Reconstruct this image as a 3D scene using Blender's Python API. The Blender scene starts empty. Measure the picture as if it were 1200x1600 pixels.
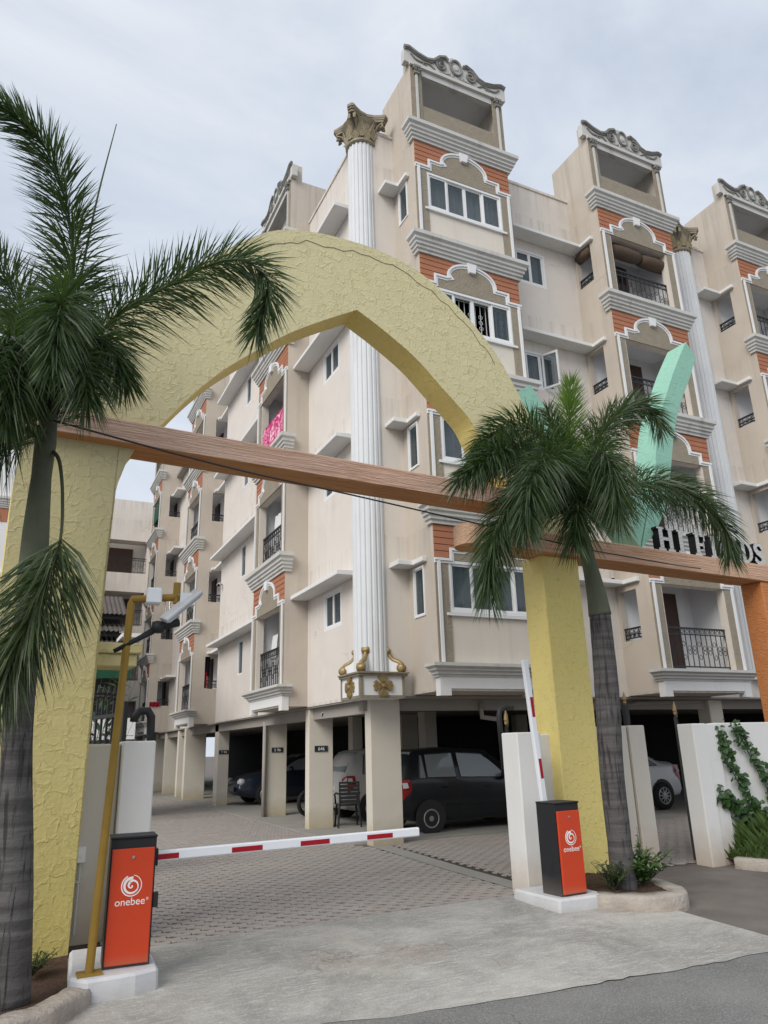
import bpy, bmesh, math, random
from mathutils import Vector, Matrix
random.seed(11)
SC = bpy.context.scene
COL = SC.collection
R = math.radians

# ------------------------------------------------------------------ camera
F_PX, PIT, ROLL, YAW = 1143.28, 0.310563, -0.028173, 0.458735
fw = Vector((0, math.cos(PIT), math.sin(PIT))); up = Vector((0, -math.sin(PIT), math.cos(PIT))); rt = Vector((1, 0, 0))
rt, up = math.cos(ROLL) * rt + math.sin(ROLL) * up, -math.sin(ROLL) * rt + math.cos(ROLL) * up
TURN = Matrix.Rotation(-YAW, 3, 'Z')
rt, up, fw = TURN @ rt, TURN @ up, TURN @ fw
cam = bpy.data.cameras.new('camera'); cam_o = bpy.data.objects.new('camera', cam); COL.objects.link(cam_o)
cam.sensor_fit = 'VERTICAL'; cam.sensor_height = 36; cam.lens = 36 * F_PX / 1600
cam.clip_end = 2000; cam.clip_start = 0.05
m3 = Matrix((rt, up, -fw)).transposed()
cam_o.matrix_world = Matrix.Translation((0, 0, 1.6)) @ m3.to_4x4()
SC.camera = cam_o

# ------------------------------------------------------------------ world, sun, exposure
SUN_DIR = Vector((-0.68, -0.40, 0.61)).normalized()
W = bpy.data.worlds.new('World'); SC.world = W; W.use_nodes = True
nt = W.node_tree; nt.nodes.clear()
def N(t, typ, **kw):
    n = t.nodes.new(typ)
    for k, v in kw.items(): setattr(n, k, v)
    return n
out = N(nt, 'ShaderNodeOutputWorld'); bg = N(nt, 'ShaderNodeBackground'); bg.inputs[1].default_value = 0.1
sky = N(nt, 'ShaderNodeTexSky', sky_type='NISHITA', sun_disc=False)
sky.sun_elevation = math.asin(SUN_DIR.z); sky.sun_rotation = math.atan2(SUN_DIR.x, SUN_DIR.y); sky.dust_density = 3
tc = N(nt, 'ShaderNodeTexCoord'); mp = N(nt, 'ShaderNodeMapping'); mp.inputs['Scale'].default_value = (1.0, 1.0, 2.2)
nz = N(nt, 'ShaderNodeTexNoise'); nz.inputs['Scale'].default_value = 1.7; nz.inputs['Detail'].default_value = 8; nz.inputs['Roughness'].default_value = .56; nz.inputs['Distortion'].default_value = .7
rp = N(nt, 'ShaderNodeValToRGB')
rp.color_ramp.elements[0].position = .34; rp.color_ramp.elements[0].color = (3.55, 4.0, 4.75, 1)
rp.color_ramp.elements[1].position = .66; rp.color_ramp.elements[1].color = (5.45, 5.7, 6.05, 1)
mx = N(nt, 'ShaderNodeMix', data_type='RGBA'); mx.inputs[0].default_value = .93
for a, b in ((tc.outputs['Generated'], mp.inputs[0]), (mp.outputs[0], nz.inputs['Vector']), (nz.outputs['Fac'], rp.inputs[0]),
             (sky.outputs[0], mx.inputs[6]), (rp.outputs[0], mx.inputs[7]), (mx.outputs[2], bg.inputs[0]), (bg.outputs[0], out.inputs[0])):
    nt.links.new(a, b)
sun = bpy.data.lights.new('sun', 'SUN'); sun.energy = 1.5; sun.angle = R(35); sun.color = (1, .955, .89)
sun_o = bpy.data.objects.new('sun', sun); COL.objects.link(sun_o)
sun_o.rotation_euler = SUN_DIR.to_track_quat('Z', 'Y').to_euler()
vs = SC.view_settings; vs.view_transform = 'Standard'; vs.look = 'None'; vs.gamma = 1; vs.use_curve_mapping = False; vs.exposure = 0.72
SC.cycles.max_bounces = 6; SC.cycles.diffuse_bounces = 3; SC.cycles.transparent_max_bounces = 12

# ------------------------------------------------------------------ materials
MATS = {}
def base_mat(name, rough=.8, spec=.25, metal=0):
    m = bpy.data.materials.new(name); m.use_nodes = True; t = m.node_tree
    b = t.nodes['Principled BSDF']; b.inputs['Roughness'].default_value = rough
    b.inputs['Specular IOR Level'].default_value = spec; b.inputs['Metallic'].default_value = metal
    MATS[name] = m
    return m, t, b
def posvec(t, scale=(1, 1, 1), obj=False):
    mpn = N(t, 'ShaderNodeMapping'); mpn.inputs['Scale'].default_value = scale
    if obj:
        c = N(t, 'ShaderNodeTexCoord'); t.links.new(c.outputs['Object'], mpn.inputs[0])
    else:
        g = N(t, 'ShaderNodeNewGeometry'); t.links.new(g.outputs['Position'], mpn.inputs[0])
    return mpn.outputs[0]
def noise(t, vec, scale, detail=4, rough=.55, dist=0):
    n = N(t, 'ShaderNodeTexNoise'); n.inputs['Scale'].default_value = scale; n.inputs['Detail'].default_value = detail
    n.inputs['Roughness'].default_value = rough; n.inputs['Distortion'].default_value = dist
    t.links.new(vec, n.inputs['Vector']); return n.outputs['Fac']
def ramp(t, fac, stops):
    r = N(t, 'ShaderNodeValToRGB'); e = r.color_ramp.elements
    while len(e) < len(stops): e.new(.5)
    for q, (p, c) in zip(e, stops):
        q.position = p; q.color = tuple(c) + (1,) if len(c) == 3 else c
    t.links.new(fac, r.inputs[0]); return r.outputs[0]
def mixc(t, fac, a, b, mode='MIX'):
    n = N(t, 'ShaderNodeMix', data_type='RGBA', blend_type=mode)
    for s, v in ((n.inputs[0], fac), (n.inputs[6], a), (n.inputs[7], b)):
        if hasattr(v, 'is_linked'): t.links.new(v, s)
        elif isinstance(v, (int, float)): s.default_value = v
        else: s.default_value = tuple(v) + (1,)
    return n.outputs[2]
def math_(t, op, a, b=None):
    n = N(t, 'ShaderNodeMath', operation=op)
    for s, v in zip(n.inputs, (a, b)):
        if v is None: continue
        if hasattr(v, 'is_linked'): t.links.new(v, s)
        else: s.default_value = v
    return n.outputs[0]
def bump(t, b, h, strength=.3, dist=.01):
    n = N(t, 'ShaderNodeBump'); n.inputs['Strength'].default_value = strength; n.inputs['Distance'].default_value = dist
    t.links.new(h, n.inputs['Height']); t.links.new(n.outputs[0], b.inputs['Normal'])
def sc(c, k): return tuple(min(1, x * k) for x in c)
def paint(name, c, rough=.85, crack=0, patch=0, ledge=0, var=.12, vscale=2.0, bs=60, bstr=.15, bdist=.004, streak=0, dirt=None, dirt_z=None, spec=.2, metal=0):
    m, t, b = base_mat(name, rough, spec, metal)
    p = posvec(t)
    col = mixc(t, noise(t, p, vscale, 5), sc(c, 1 - var), sc(c, 1 + var))
    fine = noise(t, p, 38, 3)
    col = mixc(t, math_(t, 'MULTIPLY', fine, .25), col, sc(c, .82))
    if patch:
        pn = ramp(t, noise(t, p, .8, 7, .62, 1.2), [(.40, (0, 0, 0)), (.62, (1, 1, 1))])
        col = mixc(t, math_(t, 'MULTIPLY', pn, patch * 2.2), col, sc(c, .74))
    if crack:
        wv = N(t, 'ShaderNodeTexNoise'); wv.inputs['Scale'].default_value = 2.2; wv.inputs['Detail'].default_value = 5; t.links.new(p, wv.inputs['Vector'])
        ad = N(t, 'ShaderNodeVectorMath', operation='MULTIPLY_ADD'); t.links.new(wv.outputs['Color'], ad.inputs[0]); ad.inputs[1].default_value = (.5, .5, .5); t.links.new(p, ad.inputs[2])
        vc = N(t, 'ShaderNodeTexVoronoi', feature='DISTANCE_TO_EDGE'); vc.inputs['Scale'].default_value = .55; t.links.new(ad.outputs[0], vc.inputs['Vector'])
        cf = math_(t, 'MULTIPLY', ramp(t, vc.outputs['Distance'], [(.0, (1, 1, 1)), (.006, (0, 0, 0))]), ramp(t, noise(t, p, .45, 2), [(.54, (0, 0, 0)), (.6, (.5, .5, .5))]))
        col = mixc(t, cf, col, sc(c, .45))
    if ledge:
        g = N(t, 'ShaderNodeNewGeometry'); sx = N(t, 'ShaderNodeSeparateXYZ'); t.links.new(g.outputs['Position'], sx.inputs[0])
        fr = math_(t, 'FRACT', math_(t, 'DIVIDE', math_(t, 'SUBTRACT', sx.outputs[2], 2.52), 2.915))
        near = ramp(t, fr, [(.50, (0, 0, 0)), (.985, (1, 1, 1))])
        topm = ramp(t, math_(t, 'DIVIDE', math_(t, 'SUBTRACT', sx.outputs[2], 13.6), 3), [(.2, (0, 0, 0)), (.5, (1, 1, 1))])
        drip = ramp(t, noise(t, posvec(t, (6.5, 6.5, .22)), 1.0, 6, .7, .3), [(.47, (0, 0, 0)), (.66, (1, 1, 1))])
        col = mixc(t, math_(t, 'MULTIPLY', math_(t, 'MULTIPLY', math_(t, 'MAXIMUM', near, topm), drip), ledge), col, (.24, .215, .19))
    if streak:
        ps = posvec(t, (4.3, 4.3, .3))
        s = ramp(t, noise(t, ps, 1.0, 6, .65, .4), [(.52, (0, 0, 0)), (.78, (1, 1, 1))])
        big = ramp(t, noise(t, p, .55, 3), [(.42, (0, 0, 0)), (.65, (1, 1, 1))])
        f = math_(t, 'MULTIPLY', math_(t, 'MULTIPLY', s, big), streak)
        col = mixc(t, f, col, dirt or sc(c, .45))
    if dirt_z:
        g = N(t, 'ShaderNodeNewGeometry'); sx = N(t, 'ShaderNodeSeparateXYZ'); t.links.new(g.outputs['Position'], sx.inputs[0])
        z0, z1, dc = dirt_z
        mr = N(t, 'ShaderNodeMapRange'); mr.inputs[1].default_value = z0; mr.inputs[2].default_value = z1; mr.inputs[3].default_value = 1; mr.inputs[4].default_value = 0
        t.links.new(math_(t, 'ADD', sx.outputs[2], math_(t, 'MULTIPLY', math_(t, 'SUBTRACT', noise(t, p, 5, 5), .5), .7 * (z1 - z0))), mr.inputs[0])
        col = mixc(t, math_(t, 'MULTIPLY', mr.outputs[0], .75), col, dc)
    t.links.new(col, b.inputs['Base Color'])
    if bstr: bump(t, b, noise(t, p, bs, 4), bstr, bdist)
    return m
def flake(name, c, c2, cell=.17, strength=.8, rough=.75, fade=None):
    m, t, b = base_mat(name, rough, .3)
    p = posvec(t, (1 / cell,) * 3, obj=True)
    wob = N(t, 'ShaderNodeTexNoise'); wob.inputs['Scale'].default_value = .9; wob.inputs['Detail'].default_value = 3; t.links.new(p, wob.inputs['Vector'])
    add = N(t, 'ShaderNodeVectorMath', operation='ADD'); t.links.new(p, add.inputs[0]); t.links.new(wob.outputs['Color'], add.inputs[1])
    v = N(t, 'ShaderNodeTexVoronoi', feature='F1', distance='CHEBYCHEV'); v.inputs['Scale'].default_value = 1; t.links.new(add.outputs[0], v.inputs['Vector'])
    d = N(t, 'ShaderNodeVectorMath', operation='SUBTRACT'); t.links.new(add.outputs[0], d.inputs[0]); t.links.new(v.outputs['Position'], d.inputs[1])
    cc = N(t, 'ShaderNodeVectorMath', operation='SUBTRACT'); t.links.new(v.outputs['Color'], cc.inputs[0]); cc.inputs[1].default_value = (.5, .5, .5)
    dt = N(t, 'ShaderNodeVectorMath', operation='DOT_PRODUCT'); t.links.new(d.outputs[0], dt.inputs[0]); t.links.new(cc.outputs[0], dt.inputs[1])
    pw = posvec(t)
    v2 = N(t, 'ShaderNodeTexVoronoi', feature='F2', distance='CHEBYCHEV'); v2.inputs['Scale'].default_value = 1; t.links.new(add.outputs[0], v2.inputs['Vector'])
    gap = math_(t, 'SUBTRACT', v2.outputs['Distance'], v.outputs['Distance'])
    keep = ramp(t, noise(t, p, .85, 3), [(.44, (0, 0, 0)), (.56, (1, 1, 1))])
    ridge = math_(t, 'MULTIPLY', ramp(t, gap, [(.03, (1, 1, 1)), (.16, (0, 0, 0))]), keep)
    CREV = math_(t, 'MULTIPLY', math_(t, 'MULTIPLY', ramp(t, gap, [(.0, (1, 1, 1)), (.05, (0, 0, 0))]), keep), .38)
    h = math_(t, 'ADD', math_(t, 'ADD', math_(t, 'MULTIPLY', dt.outputs['Value'], .20), math_(t, 'MULTIPLY', ridge, .08)), math_(t, 'MULTIPLY', noise(t, p, 3.5, 4), .16))
    bump(t, b, h, strength, cell * .42)
    col = mixc(t, noise(t, pw, 1.1, 5), c, c2)
    col = mixc(t, math_(t, 'MULTIPLY', noise(t, pw, 14, 4), .25), col, sc(c2, .85))
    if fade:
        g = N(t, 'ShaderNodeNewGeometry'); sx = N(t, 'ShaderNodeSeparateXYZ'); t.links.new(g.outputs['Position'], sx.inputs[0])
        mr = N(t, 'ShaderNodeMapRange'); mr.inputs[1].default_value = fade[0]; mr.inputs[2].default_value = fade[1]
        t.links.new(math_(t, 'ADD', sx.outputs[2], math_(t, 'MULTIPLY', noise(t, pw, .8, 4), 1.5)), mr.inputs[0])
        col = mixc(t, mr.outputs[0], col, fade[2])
    col = mixc(t, CREV, col, sc(c, .5))
    t.links.new(col, b.inputs['Base Color'])
    return m
def ridged(name, c, c2, c3=None, strength=.8):
    m, t, b = base_mat(name, .7, .3)
    p = posvec(t, (1.3, 12, 38), obj=True)
    n1 = noise(t, p, 1.0, 5, .6, .6)
    n2 = noise(t, posvec(t, (2.6, 14, 60), obj=True), 1.3, 3, .6, .3)
    h = math_(t, 'ADD', n1, math_(t, 'MULTIPLY', n2, .7))
    bump(t, b, h, strength, .03)
    col = mixc(t, ramp(t, n1, [(.38, (0, 0, 0)), (.58, (1, 1, 1))]), c, c2)
    if c3: col = mixc(t, ramp(t, noise(t, posvec(t), .7, 4), [(.35, (0, 0, 0)), (.65, (.6, .6, .6))]), col, c3)
    t.links.new(col, b.inputs['Base Color']); return m
def glassy(name, c, alpha=.5, rough=.04):
    m, t, b = base_mat(name, rough, .6)
    b.inputs['Base Color'].default_value = c + (1,); b.inputs['Alpha'].default_value = alpha
    return m
def leafmat(name, c, c2, trans=.25, rough=.36):
    m, t, b = base_mat(name, rough, .5)
    p = posvec(t)
    n = noise(t, p, 9, 3)
    g = N(t, 'ShaderNodeNewGeometry')
    f = math_(t, 'ADD', math_(t, 'MULTIPLY', n, .6), math_(t, 'MULTIPLY', g.outputs['Random Per Island'], .5))
    col = mixc(t, f, c, c2)
    t.links.new(col, b.inputs['Base Color'])
    tr = N(t, 'ShaderNodeBsdfTranslucent'); t.links.new(mixc(t, 1.0, col, (1.3, 1.5, .6), 'MULTIPLY'), tr.inputs[0])
    ms = N(t, 'ShaderNodeMixShader'); ms.inputs[0].default_value = trans
    t.links.new(b.outputs[0], ms.inputs[1]); t.links.new(tr.outputs[0], ms.inputs[2]); t.links.new(ms.outputs[0], t.nodes['Material Output'].inputs[0])
    return m
M = {}
M['cream'] = paint('cream_stucco', (.715, .665, .61), ledge=.32, crack=1, patch=.10, streak=.34, bs=45, bstr=.25, var=.06, vscale=1.1, dirt=(.33, .30, .27))
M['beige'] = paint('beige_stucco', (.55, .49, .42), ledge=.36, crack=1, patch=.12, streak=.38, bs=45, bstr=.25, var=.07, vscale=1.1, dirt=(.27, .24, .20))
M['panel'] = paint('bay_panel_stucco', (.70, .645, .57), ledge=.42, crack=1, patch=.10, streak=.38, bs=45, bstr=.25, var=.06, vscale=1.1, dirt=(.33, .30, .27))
M['pillar'] = paint('pillar_paint', (.66, .615, .53), bs=35, bstr=.3, var=.08, vscale=2, dirt_z=(0, .45, (.40, .33, .20)))
M['white'] = paint('white_paint', (.74, .74, .73), var=.05, bs=50, bstr=.12, streak=.35, dirt=(.42, .40, .37))
M['trim'] = paint('trim_white', (.76, .77, .78), var=.05, bs=60, bstr=.1)
M['cornice'] = paint('cornice_grey', (.57, .565, .54), var=.12, vscale=3, bs=40, bstr=.25, streak=.8, dirt=(.16, .155, .145))
M['relief'] = paint('weathered_relief', (.235, .23, .215), var=.35, vscale=5, bs=40, bstr=.4, streak=.5, dirt=(.10, .10, .095))
M['rough'] = paint('rough_pilaster', (.305, .265, .205), var=.22, vscale=6, bs=28, bstr=.9, bdist=.02)
M['plank'] = paint('orange_cladding', (.42, .18, .105), var=.14, vscale=3, bs=30, bstr=.3, streak=.4, dirt=(.27, .12, .075))
M['shaft'] = paint('column_paint', (.69, .71, .73), var=.06, vscale=3, bs=30, bstr=.2, streak=.6, dirt=(.42, .42, .42))
M['gold'] = paint('old_gold', (.33, .235, .10), rough=.42, var=.3, vscale=12, bs=40, bstr=.4, spec=.5, metal=.35)
M['bronze'] = paint('capital_bronze', (.27, .235, .17), rough=.7, var=.45, vscale=9, bs=40, bstr=.5, spec=.4, metal=.2)
M['capleaf'] = paint('capital_leaf', (.36, .31, .205), rough=.65, var=.3, vscale=10, bs=40, bstr=.4, spec=.3)
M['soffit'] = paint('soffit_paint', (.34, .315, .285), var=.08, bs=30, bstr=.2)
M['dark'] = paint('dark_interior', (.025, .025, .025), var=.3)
M['inner'] = paint('balcony_inner', (.76, .76, .77), var=.05, streak=.2)
M['slab'] = paint('parking_concrete', (.30, .29, .26), var=.18, vscale=1.6, bs=30, bstr=.3)
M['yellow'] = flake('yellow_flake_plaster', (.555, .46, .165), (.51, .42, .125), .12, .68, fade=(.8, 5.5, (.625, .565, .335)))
M['yellow_fine'] = flake('yellow_fine_plaster', (.77, .63, .20), (.79, .665, .27), .085, .75)
M['teal'] = flake('mint_flake_plaster', (.33, .60, .46), (.27, .52, .42), .08, .75)
M['salmon'] = ridged('salmon_ridged', (.50, .29, .195), (.72, .47, .355), (.62, .45, .355))
M['salmon_low'] = ridged('salmon_ridged_clean', (.52, .28, .165), (.72, .46, .31), (.62, .41, .29))
M['salmon_under'] = ridged('salmon_underside', (.46, .20, .075), (.54, .27, .11))  # darker, more saturated salmon for the beams' downward faces
M['orange'] = ridged('orange_ridged', (.55, .20, .065), (.62, .25, .09))
M['iron'] = paint('black_iron', (.018, .018, .02), rough=.5, var=.2, bstr=0, spec=.4)
M['frame'] = paint('window_frame', (.78, .79, .80), rough=.45, var=.03, bstr=0)
M['glass'] = glassy('window_glass', (.06, .09, .105), .42)
M['carglass'] = glassy('car_glass', (.22, .25, .255), .96, .05)
M['curtain'] = paint('curtain_cloth', (.70, .75, .78), var=.2, vscale=4, bs=60, bstr=.2)
M['grille'] = paint('pale_grille', (.62, .64, .66), var=.05, bstr=0)
M['door'] = paint('brown_door', (.075, .045, .035), rough=.5, var=.25, vscale=6)
M['redbox'] = paint('orange_panel', (.56, .052, .013), rough=.42, var=.10, vscale=4, bs=120, bstr=.06, spec=.4, dirt_z=(.06, .19, (.42, .16, .09)))
M['blackbox'] = paint('black_powder', (.017, .018, .02), rough=.55, var=.2, vscale=5, bs=200, bstr=.15, spec=.35, dirt_z=(.08, .3, (.11, .095, .085)))
M['boomwhite'] = paint('boom_white', (.80, .82, .85), rough=.4, var=.03, bstr=0)
M['boomred'] = paint('boom_red', (.36, .012, .022), rough=.35, var=.05, bstr=0)
M['logo'] = paint('logo_print', (.85, .82, .80), rough=.5, var=.02, bstr=0)
M['pole'] = paint('mustard_pole', (.30, .185, .035), rough=.5, var=.22, vscale=8, bs=40, bstr=.2, streak=.6, dirt=(.13, .07, .03))
M['plinth'] = paint('whitewashed_plinth', (.60, .60, .61), var=.2, patch=.16, vscale=6, bs=22, bstr=.5, bdist=.01, dirt_z=(-.12, .05, (.36, .335, .305)))
M['kerb'] = paint('worn_kerb', (.40, .36, .315), var=.38, vscale=5, bs=22, bstr=.9, bdist=.025, dirt_z=(-.12, .09, (.27, .205, .165)))
M['soil'] = paint('red_soil', (.075, .045, .032), var=.45, vscale=9, bs=14, bstr=1, bdist=.04)
M['wallwhite'] = paint('gate_wall_white', (.77, .76, .735), var=.05, bs=40, bstr=.25, streak=.35, dirt=(.48, .44, .38), dirt_z=(-.05, .5, (.48, .37, .26)))
M['wallbeige'] = paint('gate_wall_beige', (.58, .54, .475), var=.07, bs=40, bstr=.25, streak=.4, dirt=(.40, .36, .30), dirt_z=(-.05, .6, (.46, .36, .26)))
M['shed'] = paint('rusted_sheet', (.10, .085, .075), rough=.6, var=.4, vscale=3)
M['green'] = paint('green_sheet', (.015, .075, .04), rough=.6, var=.3)
M['tyre'] = paint('tyre_rubber', (.02, .02, .021), rough=.8, var=.15)
M['rim'] = paint('steel_rim', (.33, .33, .33), rough=.4, var=.15, spec=.5, metal=.6)
M['chrome'] = paint('chrome', (.6, .6, .6), rough=.2, var=.05, bstr=0, metal=.9)
M['taillight'] = paint('tail_lamp_red', (.28, .01, .015), rough=.15, var=.1, bstr=0, spec=.6)
M['lampclear'] = paint('clear_lamp', (.55, .56, .58), rough=.12, var=.1, bstr=0, spec=.7)
M['plastic'] = paint('black_plastic', (.02, .02, .022), rough=.45, var=.1, bstr=0, spec=.4)
M['letterside'] = paint('letter_black', (.012, .012, .014), rough=.4, var=.1, bstr=0)
M['pinkcloth'] = paint('pink_blanket', (.55, .06, .16), var=.5, vscale=9, bs=60, bstr=.3)
m, t, b = base_mat('patterned_blanket', .9, .1); M['pinkcloth'] = m
p = posvec(t, (1, 1, 1)); v_ = N(t, 'ShaderNodeTexVoronoi', feature='SMOOTH_F1'); v_.inputs['Scale'].default_value = 5; t.links.new(p, v_.inputs['Vector'])
col = ramp(t, noise(t, p, 6, 4, .6, 1.5), [(.36, (.24, .01, .05)), (.48, (.62, .05, .22)), (.56, (.72, .30, .42)), (.64, (.78, .62, .62))])
t.links.new(col, b.inputs['Base Color'])
M['redcloth'] = paint('red_cloth', (.25, .01, .03), var=.3, vscale=9)
M['whitecloth'] = paint('white_cloth', (.68, .68, .68), var=.1, vscale=9)
M['darkcloth'] = paint('dark_cloth', (.03, .035, .05), var=.3, vscale=9)
M['blind'] = paint('bamboo_blind', (.12, .085, .065), var=.45, vscale=18, bs=60, bstr=.8, bdist=.02)
M['platesign'] = paint('black_plate', (.03, .035, .04), rough=.5, var=.1, bstr=0)
M['palmleaf'] = leafmat('palm_leaf', (.020, .046, .022), (.085, .128, .050), .3)
M['palmyoung'] = leafmat('palm_leaf_young', (.08, .15, .028), (.16, .26, .045))
M['palmdry'] = leafmat('palm_leaf_old', (.035, .06, .026), (.085, .115, .045))
M['shrubleaf'] = leafmat('shrub_leaf', (.04, .10, .025), (.10, .19, .05))
M['vineleaf'] = leafmat('vine_leaf', (.022, .062, .018), (.055, .115, .035))
M['grass'] = leafmat('grass_blade', (.04, .085, .02), (.11, .16, .05))
M['stemgreen'] = paint('green_stem', (.075, .085, .05), var=.2, vscale=10)
M['crownshaft'] = paint('crownshaft', (.115, .125, .085), var=.35, vscale=5, streak=.7, dirt=(.05, .05, .04))
def carpaint(name, c):
    m, t, b = base_mat(name, .32, .5); b.inputs['Base Color'].default_value = c + (1,)
    b.inputs['Coat Weight'].default_value = .35; b.inputs['Coat Roughness'].default_value = .04; b.inputs['Specular IOR Level'].default_value = .3
    p = posvec(t); t.links.new(mixc(t, math_(t, 'MULTIPLY', noise(t, p, 3, 4), .35), c, sc(c, .7)), b.inputs['Base Color'])
    return m
M['car_dark'] = carpaint('dark_car_paint', (.008, .012, .014))
M['car_silver'] = carpaint('silver_car_paint', (.42, .42, .41))
M['car_white'] = carpaint('white_car_paint', (.62, .64, .66))
M['car_blue'] = carpaint('navy_car_paint', (.012, .018, .032))
# trunk with ring scars
m, t, b = base_mat('palm_bark', .9, .15); M['bark'] = m
p = posvec(t, (1, 1, 1)); pr = posvec(t, (1.2, 1.2, 16))
ring = noise(t, pr, 1.0, 4, .6, .2)
col = mixc(t, ramp(t, ring, [(.38, (0, 0, 0)), (.6, (1, 1, 1))]), (.062, .058, .057), (.125, .118, .116))
col = mixc(t, math_(t, 'MULTIPLY', noise(t, p, 6, 5), .5), col, (.09, .082, .082))
crk = ramp(t, noise(t, posvec(t, (22, 22, 1.6)), 1.0, 4, .6, .5), [(.36, (.8, .8, .8)), (.46, (0, 0, 0))])
col = mixc(t, crk, col, (.03, .028, .028))
t.links.new(col, b.inputs['Base Color']); bump(t, b, math_(t, 'SUBTRACT', math_(t, 'ADD', math_(t, 'MULTIPLY', ring, .6), math_(t, 'MULTIPLY', noise(t, p, 22, 4), .6)), math_(t, 'MULTIPLY', crk, .6)), .8, .02)
# pavers: each stone its own tone
m, t, b = base_mat('paver_stone', .88, .2); M['paver'] = m
oi = N(t, 'ShaderNodeObjectInfo'); g = N(t, 'ShaderNodeNewGeometry'); p = posvec(t)
f = math_(t, 'ADD', math_(t, 'MULTIPLY', g.outputs['Random Per Island'], .5), math_(t, 'MULTIPLY', oi.outputs['Random'], .5))
col = mixc(t, f, (.325, .285, .258), (.445, .395, .358))
col = mixc(t, ramp(t, noise(t, p, .9, 5), [(.4, (0, 0, 0)), (.7, (1, 1, 1))]), col, (.36, .335, .31))
col = mixc(t, math_(t, 'MULTIPLY', noise(t, p, 40, 4), .4), col, (.22, .20, .185))
t.links.new(col, b.inputs['Base Color']); bump(t, b, noise(t, p, 70, 4), .4, .006)
# concrete ramp
m, t, b = base_mat('ramp_concrete', .85, .25); M['concrete'] = m
p = posvec(t)
col = ramp(t, noise(t, p, .9, 9, .68, .6), [(.34, (.285, .275, .25)), (.5, (.375, .362, .333)), (.64, (.50, .485, .445))])
brush = noise(t, posvec(t, (5, 30, 1)), 1.2, 8, .7, .8)
col = mixc(t, ramp(t, brush, [(.5, (0, 0, 0)), (.66, (.75, .75, .75))]), col, (.60, .585, .55))
stain = ramp(t, noise(t, p, .75, 8, .66, .8), [(.50, (0, 0, 0)), (.64, (.5, .5, .5))])
col = mixc(t, stain, col, (.20, .19, .175))
red = ramp(t, noise(t, p, .5, 7, .6), [(.55, (0, 0, 0)), (.72, (.5, .5, .5))])
col = mixc(t, red, col, (.36, .27, .215))
grit = ramp(t, noise(t, p, 75, 5, .75), [(.48, (0, 0, 0)), (.66, (.4, .4, .4))])
col = mixc(t, grit, col, (.15, .145, .135))
chips = ramp(t, noise(t, p, 42, 4, .7), [(.56, (0, 0, 0)), (.66, (.6, .6, .6))])
col = mixc(t, chips, col, (.56, .545, .51))
t.links.new(col, b.inputs['Base Color']); bump(t, b, math_(t, 'ADD', noise(t, p, 60, 6, .7), math_(t, 'MULTIPLY', brush, .8)), .7, .012)
# asphalt
m, t, b = base_mat('road_asphalt', .85, .25); M['asphalt'] = m
p = posvec(t)
col = ramp(t, noise(t, p, 1.2, 6, .6), [(.3, (.155, .152, .148)), (.7, (.235, .231, .223))])
col = mixc(t, ramp(t, noise(t, p, 85, 4, .75), [(.52, (0, 0, 0)), (.64, (.8, .8, .8))]), col, (.38, .375, .36))
col = mixc(t, ramp(t, noise(t, p, 70, 4, .75), [(.36, (.8, .8, .8)), (.46, (0, 0, 0))]), col, (.07, .07, .068))
t.links.new(col, b.inputs['Base Color']); bump(t, b, noise(t, p, 140, 4), .7, .008)
m, t, b = base_mat('dusty_path', .9, .2); M['path'] = m
p = posvec(t)
col = ramp(t, noise(t, p, 1.4, 6, .6), [(.3, (.125, .108, .098)), (.7, (.225, .20, .18))])
col = mixc(t, math_(t, 'MULTIPLY', noise(t, p, 60, 4), .5), col, (.11, .098, .09))
t.links.new(col, b.inputs['Base Color']); bump(t, b, noise(t, p, 40, 5), .6, .015)
m, t, b = base_mat('joint_sand', .95, .1); M['joint'] = m
b.inputs['Base Color'].default_value = (.075, .063, .056, 1)
# lettering front: horizontal ribs of a lit strip face
m, t, b = base_mat('letter_front', .5, .4); M['letterfront'] = m
p = posvec(t, (1, 1, 1), obj=True); w = N(t, 'ShaderNodeTexWave', wave_type='BANDS', bands_direction='Z'); w.inputs['Scale'].default_value = 14; t.links.new(p, w.inputs['Vector'])
t.links.new(mixc(t, w.outputs['Fac'], (.40, .40, .39), (.80, .80, .78)), b.inputs['Base Color']); bump(t, b, w.outputs['Fac'], .6, .01)

def add_cracks(mat, scale, width, amt, thr):
    t = mat.node_tree; b = t.nodes['Principled BSDF']; src = b.inputs['Base Color'].links[0].from_socket; p = posvec(t)
    wv = N(t, 'ShaderNodeTexNoise'); wv.inputs['Scale'].default_value = 2.5; wv.inputs['Detail'].default_value = 6; t.links.new(p, wv.inputs['Vector'])
    ad = N(t, 'ShaderNodeVectorMath', operation='MULTIPLY_ADD'); t.links.new(wv.outputs['Color'], ad.inputs[0]); ad.inputs[1].default_value = (.6, .6, .6); t.links.new(p, ad.inputs[2])
    vc = N(t, 'ShaderNodeTexVoronoi', feature='DISTANCE_TO_EDGE'); vc.inputs['Scale'].default_value = scale; t.links.new(ad.outputs[0], vc.inputs['Vector'])
    cf = math_(t, 'MULTIPLY', ramp(t, vc.outputs['Distance'], [(.0, (1, 1, 1)), (width, (0, 0, 0))]), ramp(t, noise(t, p, .5, 2), [(thr, (0, 0, 0)), (thr + .06, (amt, amt, amt))]))
    t.links.new(mixc(t, cf, src, (.06, .056, .05)), b.inputs['Base Color'])
add_cracks(M['concrete'], .42, .004, .45, .52); add_cracks(M['asphalt'], .5, .005, .5, .53)

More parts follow.
